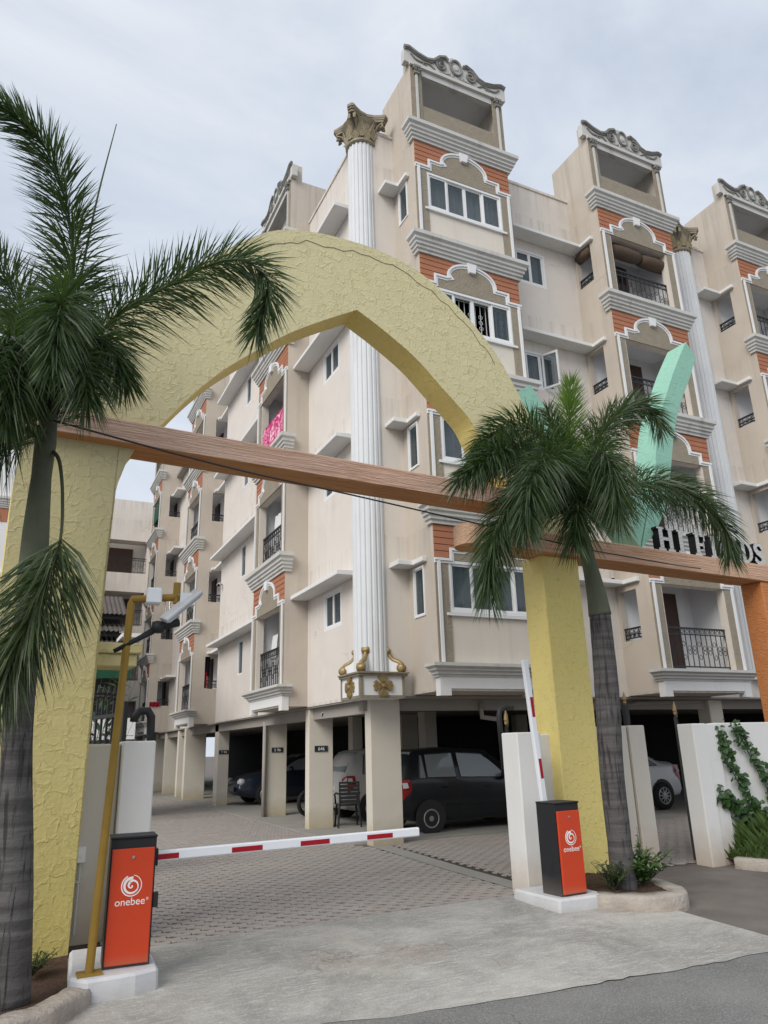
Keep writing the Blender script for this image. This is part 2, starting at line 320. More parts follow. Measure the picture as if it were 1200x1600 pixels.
# ------------------------------------------------------------------ mesh tools
class MB:
    def __init__(s): s.v = []; s.f = []; s.mi = []
    def add(s, vs_, fs, mi=0, T=None):
        o = len(s.v)
        s.v += [tuple(T @ Vector(v)) for v in vs_] if T else [tuple(v) for v in vs_]
        s.f += [tuple(i + o for i in f) for f in fs]; s.mi += [mi] * len(fs); return s
    def box(s, x0, x1, y0, y1, z0, z1, mi=0, T=None):
        v = [(x0, y0, z0), (x1, y0, z0), (x1, y1, z0), (x0, y1, z0), (x0, y0, z1), (x1, y0, z1), (x1, y1, z1), (x0, y1, z1)]
        return s.add(v, [(0, 3, 2, 1), (4, 5, 6, 7), (0, 1, 5, 4), (1, 2, 6, 5), (2, 3, 7, 6), (3, 0, 4, 7)], mi, T)
    def prism(s, poly, y0, y1, mi=0, T=None, plane='xz'):
        n = len(poly)
        mk = (lambda a, b, d: (a, d, b)) if plane == 'xz' else ((lambda a, b, d: (a, b, d)) if plane == 'xy' else (lambda a, b, d: (d, a, b)))
        v = [mk(a, b, y0) for a, b in poly] + [mk(a, b, y1) for a, b in poly]
        return s.add(v, [tuple(range(n)), tuple(range(2 * n - 1, n - 1, -1))] + [(i, i + n, (i + 1) % n + n, (i + 1) % n) for i in range(n)], mi, T)
    def tube(s, pts, r, n=6, closed=False, mi=0, T=None):
        pts = [Vector(p) for p in pts]; m_ = len(pts)
        rs = r if isinstance(r, (list, tuple)) else [r] * m_
        v = []; prev = None
        for i, p in enumerate(pts):
            a = pts[(i - 1) % m_] if (closed or i > 0) else p; c = pts[(i + 1) % m_] if (closed or i < m_ - 1) else p
            d = (c - a); d = d.normalized() if d.length > 1e-9 else Vector((0, 0, 1))
            if prev is None:
                x = d.cross(Vector((0, 0, 1)));
                if x.length < .05: x = d.cross(Vector((0, 1, 0)))
                x.normalize()
            else:
                x = prev - d * prev.dot(d); x.normalize()
            prev = x; y = d.cross(x)
            v += [p + (x * math.cos(2 * math.pi * (k + .5) / n) + y * math.sin(2 * math.pi * (k + .5) / n)) * rs[i] for k in range(n)]
        f = []
        for i in range(m_ if closed else m_ - 1):
            j = (i + 1) % m_
            f += [(i * n + k, i * n + (k + 1) % n, j * n + (k + 1) % n, j * n + k) for k in range(n)]
        if not closed: f += [tuple(range(n - 1, -1, -1)), tuple((m_ - 1) * n + k for k in range(n))]
        return s.add(v, f, mi, T)
    def lathe(s, prof, n=16, c=(0, 0, 0), mi=0, T=None, axis='z', flute=None):
        v = []
        for r, z in prof:
            for k in range(n):
                a = 2 * math.pi * k / n; rr = r * (flute(a) if flute else 1)
                q = (rr * math.cos(a), rr * math.sin(a), z)
                if axis == 'y': q = (q[0], q[2], q[1])
                if axis == 'x': q = (q[2], q[0], q[1])
                v.append((c[0] + q[0], c[1] + q[1], c[2] + q[2]))
        f = []; m_ = len(prof)
        for i in range(m_ - 1): f += [(i * n + k, i * n + (k + 1) % n, (i + 1) * n + (k + 1) % n, (i + 1) * n + k) for k in range(n)]
        f += [tuple(range(n - 1, -1, -1)), tuple((m_ - 1) * n + k for k in range(n))]
        return s.add(v, f, mi, T)
    def mesh(s, name, mats, smooth=False, bevel=0, recalc=True):
        me = bpy.data.meshes.new(name); me.from_pydata(s.v, [], s.f)
        for m_ in (mats if isinstance(mats, (list, tuple)) else [mats]): me.materials.append(M[m_] if isinstance(m_, str) else m_)
        if any(s.mi): me.polygons.foreach_set('material_index', s.mi)
        if recalc or bevel:
            bm = bmesh.new(); bm.from_mesh(me)
            if bevel:
                bmesh.ops.bevel(bm, geom=[e for e in bm.edges if len(e.link_faces) == 2 and e.calc_face_angle(0) > .5], offset=bevel, segments=1, affect='EDGES', clamp_overlap=True)
            bmesh.ops.recalc_face_normals(bm, faces=bm.faces)
            bm.to_mesh(me); bm.free()
        if smooth: me.polygons.foreach_set('use_smooth', [True] * len(me.polygons))
        me.update(); return me
def link(name, me, parent=None, loc=(0, 0, 0), rz=0, rot=None):
    o = bpy.data.objects.new(name, me); COL.objects.link(o)
    o.location = loc; o.rotation_euler = rot or (0, 0, rz)
    if parent:
        o.parent = parent
    return o
def rel(parent_loc, loc): return (loc[0] - parent_loc[0], loc[1] - parent_loc[1], loc[2] - parent_loc[2])
def thing(name, label, cat, loc=(0, 0, 0), rz=0, group=None):
    o = link(name, None, None, loc, rz); return tag(o, label, cat, group)
def tag(o, label, cat, group=None, kind=None):
    o['label'] = label; o['category'] = cat
    if group: o['group'] = group
    if kind: o['kind'] = kind
    return o
def struct(name, me, **k):
    o = link(name, me, **k); o['kind'] = 'structure'; return o
CACHE = {}
def cached(key, fn):
    if key not in CACHE: CACHE[key] = fn()
    return CACHE[key]
def wall_mesh(mb, u0, u1, z0, z1, holes, d=0.0, rev=.18, T=None, mi=0):
    """front skin in the u-z plane at depth d with openings and their reveals"""
    us = sorted({u0, u1, *[h[0] for h in holes], *[h[1] for h in holes]}); zs = sorted({z0, z1, *[h[2] for h in holes], *[h[3] for h in holes]})
    for a, b_ in zip(us, us[1:]):
        for c, e in zip(zs, zs[1:]):
            um, zm = (a + b_) / 2, (c + e) / 2
            if any(h[0] < um < h[1] and h[2] < zm < h[3] for h in holes): continue
            mb.add([(a, d, c), (b_, d, c), (b_, d, e), (a, d, e)], [(0, 1, 2, 3)], mi, T)
    for a, b_, c, e in holes:
        mb.add([(a, d, c), (b_, d, c), (b_, d, e), (a, d, e), (a, d + rev, c), (b_, d + rev, c), (b_, d + rev, e), (a, d + rev, e)],
               [(0, 1, 5, 4), (1, 2, 6, 5), (2, 3, 7, 6), (3, 0, 4, 7)], mi, T)
def catmull(pts, n=8):
    P_ = [Vector(p) for p in pts]; P_ = [2 * P_[0] - P_[1]] + P_ + [2 * P_[-1] - P_[-2]]
    o = []
    for i in range(1, len(P_) - 2):
        a, b_, c, d = P_[i - 1:i + 3]
        for k in range(n):
            t_ = k / n
            o.append(.5 * ((2 * b_) + (c - a) * t_ + (2 * a - 5 * b_ + 4 * c - d) * t_ ** 2 + (3 * b_ - a - 3 * c + d) * t_ ** 3))
    o.append(P_[-2]); return o

# ------------------------------------------------------------------ ground
struct('ground', MB().add([(-300, -300, -.2), (300, -300, -.2), (300, 300, -.2), (-300, 300, -.2)], [(0, 1, 2, 3)]).mesh('ground', 'path'))
RE = [(-60, 7.4), (-3, 5.55), (1.96, 5.19), (3.0, 5.02), (3.66, 4.95), (4.46, 4.9), (5.8, 4.84), (6.2, 4.82), (16, 4.3), (60, 2)]
def road_edge(x):
    for (a, b_), (c, d) in zip(RE, RE[1:]):
        if a <= x <= c: return b_ + (d - b_) * (x - a) / (c - a)
    return 5
rd = MB()
for (a, b_), (c, d) in zip(RE, RE[1:]): rd.add([(a, -40, -.1), (c, -40, -.1), (c, d, -.1), (a, b_, -.1)], [(0, 1, 2, 3)])
struct('road', rd.mesh('road', 'asphalt'))
def grid(fx0, fx1, nx, ny, ylo, yhi, z):
    mb = MB(); v = []; f = []
    for i in range(nx + 1):
        x = fx0 + (fx1 - fx0) * i / nx
        for j in range(ny + 1):
            q = j / ny; y = ylo(x) * (1 - q) + yhi(x) * q; v.append((x, y, z(x, y, q)))
    for i in range(nx):
        for j in range(ny):
            a = i * (ny + 1) + j; f.append((a, a + ny + 1, a + ny + 2, a + 1))
    return mb.add(v, f)
from mathutils import noise as mnoise
def wob(x, y, k=.006): return k * mnoise.noise(Vector((x * 1.3, y * 1.3, 0)))
struct('concrete_ramp', grid(-6, 6.2, 120, 30, lambda x: road_edge(x) - .03 + .06 * mnoise.noise(Vector((x * 2.2, 3, 0))) + .03 * mnoise.noise(Vector((x * 9, 3, 0))), lambda x: 7.4 + .02 * (x - 1.2) + .025 * mnoise.noise(Vector((x * 3, 0, 0))),
       lambda x, y, q: -.095 + .098 * min(1, q * 1.05) + wob(x, y)).mesh('ramp', 'concrete', smooth=True))
struct('path', grid(6.2, 30, 60, 24, lambda x: road_edge(x) - .02, lambda x: 12.6, lambda x, y, q: -.094 + .086 * min(1, q * 2.2) + wob(x, y)).mesh('path', 'path', smooth=True))
yard = struct('courtyard', MB().add([(-20, 7.38, -.012), (6.3, 7.38, -.012), (6.3, 46, -.012), (-20, 46, -.012)], [(0, 1, 2, 3)]).mesh('courtyard', 'joint'))
struct('side_yard', MB().add([(-20, 7.40, -.007), (.62, 7.40, -.007), (.62, 46, -.007), (-20, 46, -.007)], [(0, 1, 2, 3)]).mesh('side_yard', 'path'))
struct('parking_floor', MB().box(5.45, 30, 12.55, 46, -.05, .02).mesh('parking_floor', 'slab'))
dr = MB()
for a, b_, c, d in ((5.66, 12.5, 5.98, 12.5), (5.44, 9.4, 5.72, 9.4), (5.36, 7.5, 5.62, 7.5)): dr.v += [(a, b_, .006), (c, d, .006)]
dr.f = [(0, 1, 3, 2), (2, 3, 5, 4)]; dr.mi = [0, 0]
struct('drain_cover', dr.mesh('drain_cover', 'slab'))

# interlocking zigzag pavers
PA, PB = .225, .1125
def paver_outline(g_=.0065):
    zig = [(0, 0), (.25, .027), (.5, 0), (.75, -.027)]
    bot = [(PA * s_, z_) for s_, z_ in zig] + [(PA, 0)]
    rightz = [(.5, .014)]
    L_ = [(x + g_ * (1 - 2 * x / PA), y + g_) for x, y in bot]
    Rr = [(PA - g_ + .014, PB * .5)]
    T_ = [(x + g_ * (1 - 2 * x / PA), y + PB - g_) for x, y in reversed(bot)]
    Lf = [(g_ + .014, PB * .5)]
    return L_ + Rr + T_ + Lf
def paver_mesh():
    return MB().prism(paver_outline(), -.01, 0, plane='xy').mesh('paver', 'paver')
pm = paver_mesh(); pmb = MB(); count = 0
def yard_x(y):  # clear strip of paving between the drain strip and the left walls
    return (1.0 if y < 9 else 0.6), (5.34 + (y - 7.5) * .05)
row = 0; y = 7.42
while y < 41:
    x0, x1 = yard_x(y); x = x0 - (PA / 2 if row % 2 else 0)
    while x < min(x1, 5.42 if y > 12.3 else 9):
        zt = random.uniform(-.002, .002)
        if x > 1.15 and count < 300:
            o = link('paver', pm, yard, (x, y, zt), random.uniform(-.012, .012)); count += 1
        else:
            pmb.prism([(a + x, b_ + y) for a, b_ in paver_outline()], -.01, zt, plane='xy')
        x += PA
    row += 1; y += PB
y = 8.0
while y < 12.5:
    x = 5.75 + (y - 7.5) * .05 + (PA / 2 if row % 2 else 0)
    while x < 13.5:
        pmb.prism([(a + x, b_ + y) for a, b_ in paver_outline()], -.01, random.uniform(.002, .006), plane='xy'); x += PA
    row += 1; y += PB
o = link('paver_field', pmb.mesh('paver_field', 'paver', recalc=False), yard); o['kind'] = 'stuff'

# ------------------------------------------------------------------ apartment building
FL = [2.935, 5.85, 8.765, 11.675, 14.59]        # top of each floor's cornice
XW, YW, XB, YB = 5.65, 12.0, 5.1, 11.0           # wall and bay planes of the two facades
BL = (5.65, 12.0, 0)
apt = thing('apartment_building', 'cream five storey apartment block on open pillars with orange clad bays', 'building', BL)
def part(name, me, world=(0, 0, 0), rz=0, parent=None):
    if parent is None: return link(name, me, apt, rel(BL, world), rz)
    return link(name, me, parent, world, rz)
W_ = 2.47
# ---- shared meshes, local frame: u right, d inward, z up from the floor's cornice top
def win_mesh(w, h, n):
    fr = MB(); b_ = .055 if n > 1 else .035
    fr.box(0, w, -.02, .06, 0, b_); fr.box(0, w, -.02, .06, h - b_, h); fr.box(0, b_, -.02, .06, b_, h - b_); fr.box(w - b_, w, -.02, .06, b_, h - b_)
    sw = (w - 2 * b_) / n
    for i in range(n):
        x0 = b_ + i * sw; dd = 0.0 if i in (0, n - 1) else .022; k = .04 if n > 1 else .02
        fr.box(x0 + .001, x0 + k, dd, dd + .035, b_, h - b_); fr.box(x0 + sw - k, x0 + sw - .001, dd, dd + .035, b_, h - b_)
        fr.box(x0 + k, x0 + sw - k, dd, dd + .035, b_, b_ + k); fr.box(x0 + k, x0 + sw - k, dd, dd + .035, h - b_ - k, h - b_)
    return fr.mesh('window', 'frame')
def pane_mesh(w, h): return MB().box(0, w, 0, .006, 0, h).mesh('pane', 'glass')
def curtain_mesh(w, h):
    mb = MB(); n = int(w / .035); v = []
    for i in range(n + 1):
        u = w * i / n; d = .03 * math.sin(i * 1.05) + .012 * math.sin(i * .37)
        v += [(u, d, 0), (u, d, h)]
    return mb.add(v, [(2 * i, 2 * i + 2, 2 * i + 3, 2 * i + 1) for i in range(n)]).mesh('curtain', 'curtain', smooth=True, recalc=False)
def grille_mesh(w, h, circ=True):
    mb = MB(); n = max(3, int(w / .13))
    for i in range(n + 1): mb.box(w * i / n - .006, w * i / n + .006, -.006, .006, 0, h)
    for z in (.02, h - .02): mb.box(0, w, -.008, .008, z - .008, z + .008)
    if circ:
        for i in range(1, n, 2):
            for zc in (.32, .48, .64):
                c = [(w * i / n + .045 * math.cos(a), 0, h * zc + .045 * math.sin(a)) for a in [k * math.pi / 5 for k in range(10)]]
                mb.tube(c, .006, 4, True)
    return mb.mesh('grille', 'grille')
def window(w, h, n, loc, rz, open_last=False, curtain=True, grille=True, closed=None):
    """loc = world position of the lower left corner on the wall plane"""
    wo = part('window', cached(('win', w, h, n), lambda: win_mesh(w, h, n)), loc, rz)
    bb = .055 if n > 1 else .035; kk = .035 if n > 1 else .018; sw = (w - 2 * bb) / n
    for i in range(n):
        if closed and i not in closed: continue
        if open_last and i == n - 1: continue
        link('pane', cached(('pane', round(sw, 3), h), lambda: pane_mesh(sw - 2 * kk, h - 2 * bb - 2 * kk)), wo, (bb + i * sw + kk, .014 + (0 if i in (0, n - 1) else .022), bb + kk))
    if curtain: link('curtain', cached(('cur', w, h), lambda: curtain_mesh(w - .06, h)), wo, (.03, .20, 0))
    if grille: link('grille', cached(('gri', w, h), lambda: grille_mesh(w - .1, h - .1)), wo, (.05, .13, .05))
    return wo
CPROF = [(.005, -.42), (.05, -.42), (.05, -.36), (.085, -.345), (.085, -.29), (.12, -.27), (.12, -.22), (.155, -.19), (.155, -.13), (.205, -.09), (.205, 0), (.0, .012)]
def cornice_mesh(w, prof=CPROF, ret=.14):
    v = []; f = []
    for o_, z in prof: v += [(-o_, ret, z), (-o_, -o_, z), (w + o_, -o_, z), (w + o_, ret, z)]
    n = len(prof)
    for i in range(n - 1):
        for k in range(3): f.append((i * 4 + k, i * 4 + k + 1, i * 4 + 4 + k + 1, i * 4 + 4 + k))
    f.append(tuple(i * 4 for i in range(n))); f.append(tuple(i * 4 + 3 for i in reversed(range(n))))
    return MB().add(v, f).mesh('cornice', 'cornice')
CPLOW = [(.005, -.225), (.05, -.225), (.05, -.19), (.09, -.18), (.09, -.14), (.14, -.12), (.14, -.09), (.205, -.055), (.205, 0), (.0, .012)]
TZ = 1.86                                        # trim springing height above cornice top
def arch_curve(w, off=0.0):
    """outline of the stepped arch, left to right"""
    s1, s2 = .31, .62; r = .43; pts = [(s1 - off, TZ), (s1 - off, TZ + .2 + off), (s2 - off * .4, TZ + .2 + off)]
    c = w / 2; hw = c - s2 + off * .4
    for k in range(0, 17):
        a = math.pi - math.pi * k / 16
        pts.append((c + hw * math.cos(a), TZ + .2 + off + (r) * math.sin(a) ** .85 if 0 < k < 16 else TZ + .2 + off))
    pts += [(w - s1 + off, TZ + .2 + off), (w - s1 + off, TZ)]
    return pts
def trim_mesh(w):
    mb = MB(); path = [(0, TZ)] + arch_curve(w) + [(w, TZ)]
    for dep, wd, o_ in ((-.055, .045, 0), (-.035, .04, .05)):
        # rectangular section following the path
        P2 = [Vector((a, b_ + 0.0)) for a, b_ in path]; v = []; f = []
        for i, q in enumerate(P2):
            a = P2[max(0, i - 1)]; c = P2[min(len(P2) - 1, i + 1)]
            d1 = (q - a).normalized() if i > 0 else (c - q).normalized(); d2 = (c - q).normalized() if i < len(P2) - 1 else d1
            nrm = Vector((-d1.y - d2.y, d1.x + d2.x)); nrm.normalize(); k = 1 / max(.5, nrm.dot(Vector((-d1.y, d1.x))))
            i0 = q - nrm * k * (o_ + wd); i1 = q - nrm * k * o_
            v += [(i0.x, dep, i0.y), (i1.x, dep, i1.y), (i1.x, -.002, i1.y), (i0.x, -.002, i0.y)]
        for i in range(len(P2) - 1):
            for s_ in range(4): f.append((i * 4 + s_, i * 4 + (s_ + 1) % 4, i * 4 + 4 + (s_ + 1) % 4, i * 4 + 4 + s_))
        f += [(0, 1, 2, 3), tuple(len(v) - 4 + k for k in (3, 2, 1, 0))]
        mb.add(v, f)
    for u in (.075, w - .075): mb.box(u - .03, u + .03, -.05, -.002, .012, TZ - .05)
    return mb.mesh('arch_trim', 'trim')
def keystone_mesh(w):
    c = w / 2; z = TZ + .63
    return MB().prism([(c - .075, z - .2), (c + .075, z - .2), (c + .12, z + .03), (c - .12, z + .03)], -.09, -.003).mesh('keystone', 'trim', bevel=.008)
def tympanum_mesh(w, low):
    pts = [(.31, low)] + arch_curve(w)[0:] + [(w - .31, low)]
    return MB().prism(pts, -.026, .02).mesh('tympanum', 'rough')
def pilaster_mesh(a): return MB().box(a, a + .286, -.02, .03, .012, TZ - .012).mesh('pilaster', 'rough')
def plank_mesh(w): return MB().box(.004, w - .004, -.012, .02, .005, .118).mesh('plank', 'plank', bevel=.006)
def rail_mesh(w, h=.86):
    mb = MB()
    for z, r in ((h, .018), (h - .13, .011), (.06, .013)): mb.box(0, w, -r, r, z - r, z + r)
    n = max(4, int(w / .14))
    for i in range(n + 1):
        u = w * i / n; mb.box(u - .007, u + .007, -.007, .007, .0 if i in (0, n) else .06, h)
        if i < n:
            um = u + w / n / 2
            mb.tube([(um + .04 * math.cos(a), 0, h - .065 + .04 * math.sin(a)) for a in [k * math.pi / 4 for k in range(8)]], .006, 4, True)
            for zc in ((.42, .52) if i % 3 else (.3, .62)):
                mb.tube([(um + .045 * math.cos(a), 0, zc * h + .05 * math.sin(a)) for a in [k * math.pi / 4 for k in range(8)]], .006, 4, True)
    return mb.mesh('railing', 'iron')
def recess_mesh(u0, u1, z0, z1, dep, open_side=None):
    """inside of a balcony: floor, ceiling, back wall, side walls"""
    v = [(u0, .18, z0), (u1, .18, z0), (u1, .18, z1), (u0, .18, z1), (u0 - .12, .18, z0), (u1 + .12, .18, z0), (u1 + .12, .18, z1 + .25), (u0 - .12, .18, z1 + .25),
         (u0 - .12, dep, z0), (u1 + .12, dep, z0), (u1 + .12, dep, z1 + .25), (u0 - .12, dep, z1 + .25)]
    return MB().add(v, [(0, 4, 7, 3), (1, 2, 6, 5), (2, 3, 7, 6), (4, 5, 9, 8), (8, 9, 10, 11), (7, 11, 10, 6)] + ([] if open_side == 'l' else [(4, 8, 11, 7)]) + ([] if open_side == 'r' else [(5, 6, 10, 9)])).mesh('balcony_room', 'inner', recalc=False)
def shade(mb, u0, u1, z, p_=.42, T=None, th=.09): mb.box(u0, u1, -p_, -.001, z, z + th, 0, T)

def place(o, rz):
    """local (u,d) of a facade frame -> world"""
    c, s_ = math.cos(rz), math.sin(rz)
    return lambda u, d, z: (o[0] + c * u - s_ * d, o[1] + s_ * u + c * d, z)
def bay(o, rz, kinds, vis_left, side_open='win', depth=1.0, low=True, detail=True, top=True):
    """one projecting bay. kinds: per floor 'win', 'bal'. vis_left: which flank has the side openings"""
    P = place(o, rz); w = W_
    zt = FL[4]; zb = 2.48
    shell = MB(); fronts = []; sides = []
    for k in range(4):
        z0 = FL[k]; dz = -.035 * k + .03
        if kinds[k] == 'win': fronts.append((.27, 2.2, z0 + .86 + dz, z0 + 1.8 + dz))
        else: fronts.append((.33, 2.14, z0 + .02, z0 + 1.76))
        if side_open == 'win': sides.append((.37, .78, z0 + .86 + dz, z0 + 1.78 + dz))
        elif side_open == 'open': sides.append((.40, .92, z0 + .66, z0 + 1.72))
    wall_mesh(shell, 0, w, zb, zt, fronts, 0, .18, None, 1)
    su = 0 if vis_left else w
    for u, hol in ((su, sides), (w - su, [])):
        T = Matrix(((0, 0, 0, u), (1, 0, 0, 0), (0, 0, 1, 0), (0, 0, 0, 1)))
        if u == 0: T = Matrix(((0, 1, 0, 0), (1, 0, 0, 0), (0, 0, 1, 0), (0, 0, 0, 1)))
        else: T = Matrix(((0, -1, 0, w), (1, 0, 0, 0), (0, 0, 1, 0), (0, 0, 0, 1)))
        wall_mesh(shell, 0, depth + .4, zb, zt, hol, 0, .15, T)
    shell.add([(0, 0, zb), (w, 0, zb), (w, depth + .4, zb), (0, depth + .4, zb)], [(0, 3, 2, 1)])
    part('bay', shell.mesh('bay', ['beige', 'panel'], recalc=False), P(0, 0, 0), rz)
    # side window frames / shades
    for k in range(4 if sides else 0):
        u0, u1, z0, z1 = sides[k]
        sgn = vis_left
        if side_open == 'win':
            srz = rz + (-math.pi / 2 if sgn else math.pi / 2)
            q = P(0, u1, z0) if sgn else P(w, u0, z0)
            window(round(u1 - u0, 2), round(z1 - z0, 2), 1, q, srz, grille=False)
        else:
            q = P(.06, u1 - .0, z0) if sgn else P(w - .06, u0, z0)
            part('railing', cached(('rail', 'side'), lambda: rail_mesh(.52, .26)), q, rz + (-math.pi / 2 if sgn else math.pi / 2))
    # floors
    for k in range(5):
        z0 = FL[k]
        part('cornice', cached(('cornice', k == 0), lambda: cornice_mesh(w, CPLOW if k == 0 else CPROF)), P(0, 0, z0), rz)
        if k == 4: break
        part('arch_trim', cached('trim', lambda: trim_mesh(w)), P(0, 0, z0), rz)
        part('keystone', cached('key', lambda: keystone_mesh(w)), P(0, 0, z0), rz)
        for a in (.004, w - .29): part('pilaster', cached(('pil', a), lambda: pilaster_mesh(a)), P(0, 0, z0), rz)
        cp = part('cladding_panel', cached('clad', lambda: MB().box(.01, w - .01, -.002, .01, TZ, FL[1] - FL[0] - .42).mesh('cladding_panel', 'joint')), P(0, 0, z0), rz)
        for j in range(5): link('plank', cached('plank', lambda: plank_mesh(w)), cp, (0, 0, TZ + .012 + j * .1235))
        if kinds[k] == 'win':
            dz = -.035 * k + .03
            part('tympanum', cached(('tym', 'w', k), lambda: tympanum_mesh(w, 1.805 + dz)), P(0, 0, z0), rz)
            window(1.93, .94, 4, P(.27, 0, z0 + .86 + dz), rz, closed=(0, 3) if kinds == WK and k == 2 else None, curtain=not (kinds == WK and k == 2))
            part('window_ledge', cached('ledge', lambda: MB().box(.2, 2.27, -.05, -.001, 0, .05).mesh('window_ledge', 'trim')), P(0, 0, z0 + .80 + dz), rz)
        else:
            part('tympanum', cached('tymb', lambda: tympanum_mesh(w, 1.765)), P(0, 0, z0), rz)
            sd = None if not side_open else ('l' if vis_left else 'r')
            part('balcony_room', cached(('room', sd), lambda: recess_mesh(.33, 2.14, .02, 1.76, 1.0, sd)), P(0, 0, z0), rz)
            part('door', cached('door', lambda: MB().box(0, .62, 0, .05, 0, 1.78).box(.08, .54, -.015, 0, .15, .8).box(.08, .54, -.015, 0, .95, 1.65).mesh('door', 'door')), P(1.12 if vis_left else .5, .94, z0 + .03), rz)
            part('railing', cached(('rail', 'front'), lambda: rail_mesh(1.80, .86)), P(.335, .12, z0 + .02), rz)
    # lowest fascia: white band with two short legs
    part('fascia_band', cached('fascia', lambda: MB().prism([(-.012, 2.40), (.2, 2.40), (.2, 2.515), (w - .2, 2.515), (w - .2, 2.40), (w + .012, 2.40), (w + .012, 2.708), (-.012, 2.708)], -.035, .12).mesh('fascia_band', 'white')), P(0, 0, 0), rz)
    if top: crown(P, rz, w)
def spiral(cx, cz, r, turns, sgn, a0=0, n=26, r1=.15):
    return [(cx + sgn * r * (1 - (1 - r1) * i / n) * math.cos(a0 + turns * 2 * math.pi * i / n), 0, cz + r * (1 - (1 - r1) * i / n) * math.sin(a0 + turns * 2 * math.pi * i / n)) for i in range(n + 1)]
def pediment_mesh(w):
    mb = MB(); h = []
    half = [(-.14, 0), (-.14, .33), (-.02, .36), (.2, .27), (.45, .22), (.62, .27), (.78, .43), (.95, .50), (1.02, .44)]
    mid = [(1.06, .48), (1.1, .60), (1.17, .64), (w / 2 - .03, .58)]
    L_ = half + mid; Rr = [(w - a, b_) for a, b_ in reversed(L_)]
    mb.prism(L_ + [(w / 2, .62)] + Rr, -.05, .1)
    for sgn in (1, -1):
        X = (lambda a: a) if sgn == 1 else (lambda a: w - a)
        top = catmull([(X(a), -.06, b_) for a, b_ in half[1:]], 5)
        mb.tube(top, .035, 5, mi=1)
        mb.tube([(X(a), -.075, b_ + .03) for a, b_ in half[1:]], .045, 5, mi=1)
        mb.tube([(p[0], -.07, p[2]) for p in spiral(X(.84), .26, .16, 1.75, sgn, 1.2)], .028, 5, mi=1)
        mb.tube([(p[0], -.06, p[2]) for p in spiral(X(.40), .10, .075, 1.2, sgn, .6, 14)], .02, 5, mi=1)
        mb.tube(catmull([(X(.03), -.06, .25), (X(.16), -.06, .14), (X(.34), -.06, .13), (X(.5), -.06, .16), (X(.66), -.06, .06)], 5), .024, 5, mi=1)
        mb.tube(catmull([(X(1.02), -.06, .07), (X(.92), -.06, .05), (X(.75), -.06, .03)], 4), .03, 5, mi=1)
    c = w / 2
    mb.tube([(c + .15 * math.cos(a), -.07, .36 + .2 * math.sin(a)) for a in [k * math.pi / 8 for k in range(16)]], .032, 5, True, mi=1)
    mb.lathe([(.001, -.085), (.06, -.08), (.1, -.05)], 10, (c, 0, .36), axis='y', mi=0)
    for s_ in (-.2, -.1, .1, .2): mb.tube([(c + s_, -.06, .02), (c + s_ * .9, -.07, .12)], [.035, .02], 5, mi=1)
    mb.v = [(a, b_, c_ * 1.08) for a, b_, c_ in mb.v]
    return mb.mesh('pediment', ['cornice', 'relief'])
def crown(P, rz, w):
    z0 = FL[4]; zt = 16.34
    for a, b_ in ((0, .12), (w - .12, w)):
        part('roof_side', cached(('rside', a), lambda: MB().box(a, b_, .001, 1.42, z0, zt).mesh('roof_side', 'beige')), P(0, 0, 0), rz)
    part('roof_slab', cached('rslab', lambda: MB().box(.121, w - .121, .001, 1.42, zt - .08, zt).mesh('roof_slab', 'inner')), P(0, 0, 0), rz)
    part('roof_back', cached('rback', lambda: MB().box(.121, w - .121, 1.32, 1.42, z0, 15.75).mesh('roof_back', 'inner')), P(0, 0, 0), rz)
    part('roof_parapet', cached('rpar', lambda: MB().box(.29, w - .29, .0, .1, 14.6, 15.24).mesh('roof_parapet', 'rough')), P(0, 0, 0), rz)
    part('roof_lintel', cached('rlin', lambda: MB().box(.29, w - .29, -.01, .12, 16.10, 16.30).box(-.03, w + .03, -.07, -.011, 16.27, 16.36).mesh('roof_lintel', 'cornice')), P(0, 0, 0), rz)
    for a in (0, w - .28):
        part('roof_pier', cached(('rpier', a), lambda: MB().box(a, a + .28, -.012, 0, 14.6, 16.26).mesh('roof_pier', 'rough')), P(0, 0, 0), rz)
        part('roof_strip', cached(('rstr', a), lambda: MB().box(a + .115, a + .165, -.05, -.013, 14.6, 16.06).mesh('roof_strip', 'cornice')), P(0, 0, 0), rz)
        part('roof_capital', cached(('rcap', a), lambda: rcap_mesh(a + .14)), P(0, 0, .33), rz)
        part('roof_end_block', cached(('rend', a), lambda: MB().box(a if a == 0 else w - .16, .16 if a == 0 else w, .142, .32, zt, 16.84).mesh('roof_end_block', 'beige')), P(0, 0, 0), rz)
    part('pediment', cached('pedim', lambda: pediment_mesh(w)), P(0, .04, 16.365), rz)
def rcap_mesh(c):
    mb = MB()
    for c in (c,):
        mb.box(c - .09, c + .09, -.11, -.013, 15.86, 15.925); mb.box(c - .06, c + .06, -.08, -.013, 15.72, 15.86)
        for s_ in (-1, 1): mb.tube([(p[0], -.09, p[2]) for p in spiral(c + s_ * .055, 15.82, .045, 1.2, s_, 0, 10)], .018, 4)
    return mb.mesh('roof_capital', 'relief')
WK = ['win'] * 4
BK = ['bal'] * 4
bay((6.4, YB), 0, WK, True, 'win')
bay((11.53, YB), 0, BK, True, 'open')
bay((16.5, YB), 0, BK, True, 'open')
RZL = -math.pi / 2

def bay_left(y0, flank, depth=.6):
    bay((XB, y0 + W_), RZL, BK, False, flank, depth=depth)
bay_left(15.45, None)
bay_left(25.0, 'open', 1.0)
bay_left(34.3, 'open', 1.0)

